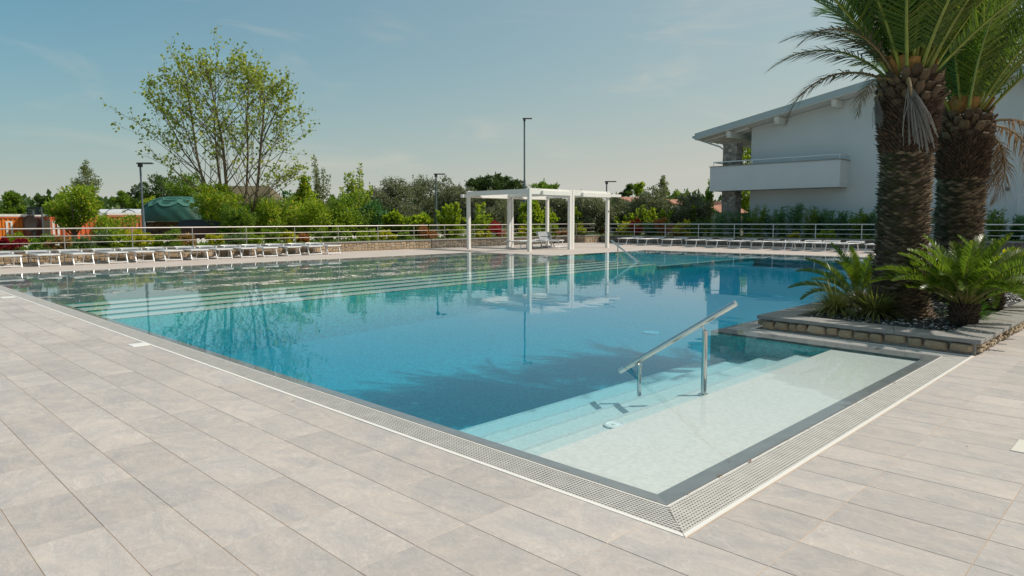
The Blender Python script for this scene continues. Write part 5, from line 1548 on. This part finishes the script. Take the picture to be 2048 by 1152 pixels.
T('broadleaf_tree', 'light green far tree right of the small dark tree', 1281, 88, 362, 34, 'blobs', G_maple, 1600, .24, 48, K=10, h0r=410, trunk=.12)
T('birch_tree', 'pale thin conical tree between the pergola and the villa', 1325, 92, 352, 44, 'blobs', G_pale, 1500, .22, 49, K=40, shape='cone', h0r=405, trunk=.12)
T('broadleaf_tree', 'low green far tree between the pale conical tree and the villa', 1364, 86, 378, 44, 'blobs', G_mid, 1800, .22, 50, K=12, h0r=415, trunk=.12)
T('young_poplar', 'slender green tree beside the left end of the villa balcony', 1418, 50, 352, 40, 'shoots', G_mid, 1600, .16, 51, K=6, trunk=.05)
T('broadleaf_tree', 'leafy tree seen through the villa loggia behind the stone column', 1492, 66, 255, 70, 'blobs', G_fresh, 5200, .24, 52, K=40, h0=.4, trunk=.15)
# a mass of far greenery closing the view between the trees
def treeline():
    r = np.random.default_rng(77); P = []; A = []
    for px in range(-700, 2900, 16):
        d = r.uniform(112, 150); x, y = bearing(px, d); h = level(d, r.uniform(392, 418))
        W = r.uniform(4, 7)
        k = 150; q = r.normal(0, 1, (k, 3)); q /= np.linalg.norm(q, axis=1)[:,None]
        P.append(np.array([x, y, h*.5])+q*np.array([W*.6, W*.6, h*.55])*(r.uniform(.6, 1.05, (k, 1)))); A.append(q+np.array([0,0,.3]))
    P = np.concatenate(P); A = np.concatenate(A); keep = P[:,2] > 0; P, A = P[keep], A[keep]
    V, F = leaves_at(P, A, r.uniform(.7, 1.5, len(P)), .7, r)
    link('far_woods', np_mesh('far_woods', V, F, G_dark), kind='stuff')
treeline()
# fresh vine-like bushes just beyond the garden strip
vb = [(790, 41, 414, 62, 'fresh green bush behind the railing, before the leftmost olive'), (838, 40, 420, 60, 'fresh rounded bush left of the lamp post by the railing'), (905, 40, 405, 50, 'upright fresh green bush left of the first pergola post'),
      (965, 42, 404, 46, 'forked fresh green vine seen inside the left bay of the pergola'), (1062, 45, 398, 56, 'large leaved fresh green bush behind the pergola front post'), (1098, 47, 412, 36, 'fresh green bush beside the far right pergola back post'), (1152, 49, 414, 34, 'small fresh bush right of the middle pergola posts'),
      (1268, 48.5, 410, 46, 'fresh green bush above the red photinia right of the pergola'), (1322, 47.5, 408, 42, 'fresh green bush midway along the railing towards the villa'), (1395, 46.5, 410, 40, 'fresh green bush nearest the villa balcony')]
for i, (px, d, row, wp, lb) in enumerate(vb):
    T('fresh_bush', lb, px, d, row, wp, 'shoots' if i in (2, 3, 7, 8, 9) else 'blobs', G_fresh, 1500 if wp < 50 else 3600, .17, 60+i, spread=wp/1371*d*.85 if i in (2,3,7,8,9) else None, K=12 if i in (2,3,7,8,9) else 24, trunk=.03, cat='bush', wr=.7)

# --- shrubs on the garden strip right behind the left wall and the back wall
def strip_depth(px, Y):
    s = (px-1024)/FPX
    dy = math.sin(YAW)-s*math.cos(YAW); return Y/dy
S_ = [(14, 476, 74, G_crim, 'crimson leaved shrub at the left edge', 'b'), (30, 463, 40, G_fresh, 'small green shrub above the crimson shrub at the left edge', 'b'), (76, 466, 62, G_mid, 'olive green rounded shrub under the round mirror', 'b'), (118, 472, 50, G_ochre, 'ochre shrub left of the first railing post', 'b'),
      (160, 478, 40, G_strap, 'strappy variegated shrub at the foot of the maple', 's'), (205, 462, 62, G_strap, 'spiky strap leaved plant left of the second railing post', 's'), (238, 466, 50, G_fresh, 'bright green shrub below the rounded bush', 'b'), (276, 458, 52, G_yellow, 'yellow green shrub at the foot of the left lamp post', 'b'),
      (312, 468, 54, G_fresh, 'light green low shrub right of the left lamp post', 'b'), (344, 452, 40, G_mid, 'green shrub before the covered trailer', 'b'), (366, 466, 56, G_ochre, 'orange ochre shrub below the covered trailer', 'b'), (428, 468, 46, G_yellow, 'yellowish shrub left of the foot of the sparse tree', 'b'),
      (470, 470, 46, G_strap, 'grassy strap plant below the sparse tree', 's'), (506, 462, 46, G_fresh, 'light green shrub right of the third inner railing post', 'b'), (540, 455, 50, G_mid, 'green shrub below the loose green bush', 'b'), (578, 462, 34, G_yellow, 'golden shrub left of the rusty shrub', 'b'),
      (604, 466, 34, G_rust, 'rusty brown shrub in the middle of the left railing', 'b'), (640, 455, 56, G_mid, 'green shrub right of the rusty shrub', 'b'), (684, 458, 50, G_mid, 'green shrub below the young poplar leaders', 'b'), (728, 456, 52, G_fresh, 'fresh green shrub left of the golden pair', 'b'),
      (776, 458, 46, G_yellow, 'bright golden shrub before the leftmost olive', 'b'), (812, 462, 40, G_mid, 'dark green shrub between the golden and the rusty red shrub', 'b'), (854, 450, 48, G_rust, 'rusty red shrub left of the lamp post at the railing', 'b'), (905, 448, 60, G_fresh, 'green shrub left of the first pergola post', 'b'),
      (964, 460, 46, G_yellow, 'lime shrub right of the first pergola post', 'b'), (997, 440, 44, G_red, 'scarlet photinia left of the middle pergola posts', 'b'), (1048, 452, 30, G_yellow, 'yellow shrub left of the pergola front post', 'b'), (1084, 455, 40, G_mid, 'green shrub below the large leaved bush inside the pergola', 'b'),
      (1122, 458, 30, G_rust, 'small rusty shrub left of the middle pergola posts', 'b'), (1158, 446, 30, G_lime, 'bright yellow shrub just right of the middle pergola posts', 'b'), (1203, 454, 28, G_rust, 'coral shrub left of the last pergola post', 'b'), (1180, 466, 50, G_strap, 'pale strap leaved ground plant behind the corner block', 's')]
used_ = {}
for i, (px, row, wp, mt, lb, st) in enumerate(S_):
    Y = 29.5+.5*(i % 3)*.8 if px < 1100 else 30.4
    d = strip_depth(px, Y); 
    T('garden_shrub', lb, px, d, row, wp, 'blobs' if st == 'b' else 'shoots', mt, 1500 if st == 'b' else 700, .085 if st == 'b' else .30, 100+i, base=.34, K=14 if st == 'b' else 22, trunk=.012 if st == 's' else .02, cat='shrub', wr=.6 if st == 'b' else .12, h0=0)
# along the shaded wall in front of the villa
def strip_depth_x(px, X):
    s = (px-1024)/FPX
    return X/(math.cos(YAW)+s*math.sin(YAW))
Q_ = [(1250, 440, 34, G_yellow, 'yellow green shrub left of the red photinia right of the pergola', 'b'), (1272, 434, 36, G_red, 'red photinia shrub right of the pergola', 'b'), (1300, 442, 40, G_strap, 'pale green shrub between the red photinia and the coral tipped shrub', 's'), (1328, 430, 46, G_rust, 'coral tipped tall shrub midway along the shaded railing', 'b'),
      (1368, 440, 44, G_yellow, 'yellow green shrub left of the villa', 'b'), (1357, 452, 22, G_red, 'small red tipped shrub beside the yellow green one left of the villa', 'b'), (1405, 436, 44, G_dark, 'dark shrub below the left end of the villa balcony', 'b'), (1438, 420, 40, G_laurel, 'dark laurel at the foot of the villa column', 's')]
for i, (px, row, wp, mt, lb, st) in enumerate(Q_):
    d = strip_depth_x(px, 38.0+.3*(i % 2))
    T('garden_shrub', lb, px, d, row, wp, 'blobs' if st == 'b' else 'shoots', mt, 1500, .10 if st == 'b' else .16, 140+i, base=.34, K=14 if st == 'b' else 12, trunk=.012, cat='shrub', wr=.55 if st == 'b' else .3)
lau = [(1472, 418), (1496, 414), (1520, 408), (1545, 420), (1568, 410), (1592, 405), (1617, 412), (1640, 415), (1663, 418), (1690, 422), (1715, 420), (1738, 414), (1772, 418), (1850, 420), (1990, 417), (2030, 430), (2065, 425)]
wh = ['beside the villa column', 'at the edge of the white villa wall', 'under the left part of the balcony', 'under the middle of the balcony, lower than its neighbours', 'under the middle of the balcony', 'tallest under the right part of the balcony', 'under the right end of the balcony', 'just right of the balcony end',
      'two to the right of the balcony end', 'low one before the blank villa wall', 'left of the thick palm, before the blank wall', 'touching the left edge of the thick palm trunk', 'hidden behind the thick palm trunk', 'seen between the two palm trunks', 'under the round wall vent', 'in front of the white shutter', 'cut by the right edge']
for i, (px, row) in enumerate(lau):
    d = strip_depth_x(px, 39.1+.35*(i % 2))
    T('oleander', 'dark upright oleander '+wh[i], px, d, row, 40, 'shoots', G_laurel if i % 4 != 2 else G_mid, 1500, .17, 160+i, base=.34, K=15, trunk=.012, cat='shrub', wr=.26, group='oleanders along the villa wall', spread=.62)
for i, (px, row, wp, mt, lb) in enumerate([(1588, 463, 26, G_yellow, 'small yellow green ball shrub under the balcony, behind the railing'), (1655, 455, 40, G_fresh, 'fresh green low shrub behind the railing, right of the balcony end'), (1510, 466, 40, G_mid, 'low green shrub behind the railing, under the left part of the balcony'), (1725, 468, 40, G_mid, 'low green shrub beside the thick palm, behind the railing')]):
    d = strip_depth_x(px, 37.5)
    T('garden_shrub', lb, px, d, row, wp, 'blobs', mt, 1000, .09, 190+i, base=.34, K=10, cat='shrub')
# greenery at the right end of the planter
T('garden_shrub', 'yellow green bush at the right edge behind the third cycad', 2046, 11.2, 492, 90, 'blobs', G_yellow, 1600, .07, 210, base=PZ, K=16, cat='shrub')
# ground cover under the shrubs
r = np.random.default_rng(5)
n_ = 9000
P = np.stack([r.uniform(0, 34.5, n_), r.uniform(28.95, 32.9, n_), np.full(n_, .36)], 1)
P2 = np.stack([r.uniform(37.0, 40.8, 5000), r.uniform(-4, 29, 5000), np.full(5000, .36)], 1)
P = np.concatenate([P, P2])
V, F = leaves_at(P, np.tile([0, 0, 1.0], (len(P), 1)), r.uniform(.08, .22, len(P)), .35, r, .5)
link('ground_cover', np_mesh('ground_cover', V, F, G_mid), kind='stuff')
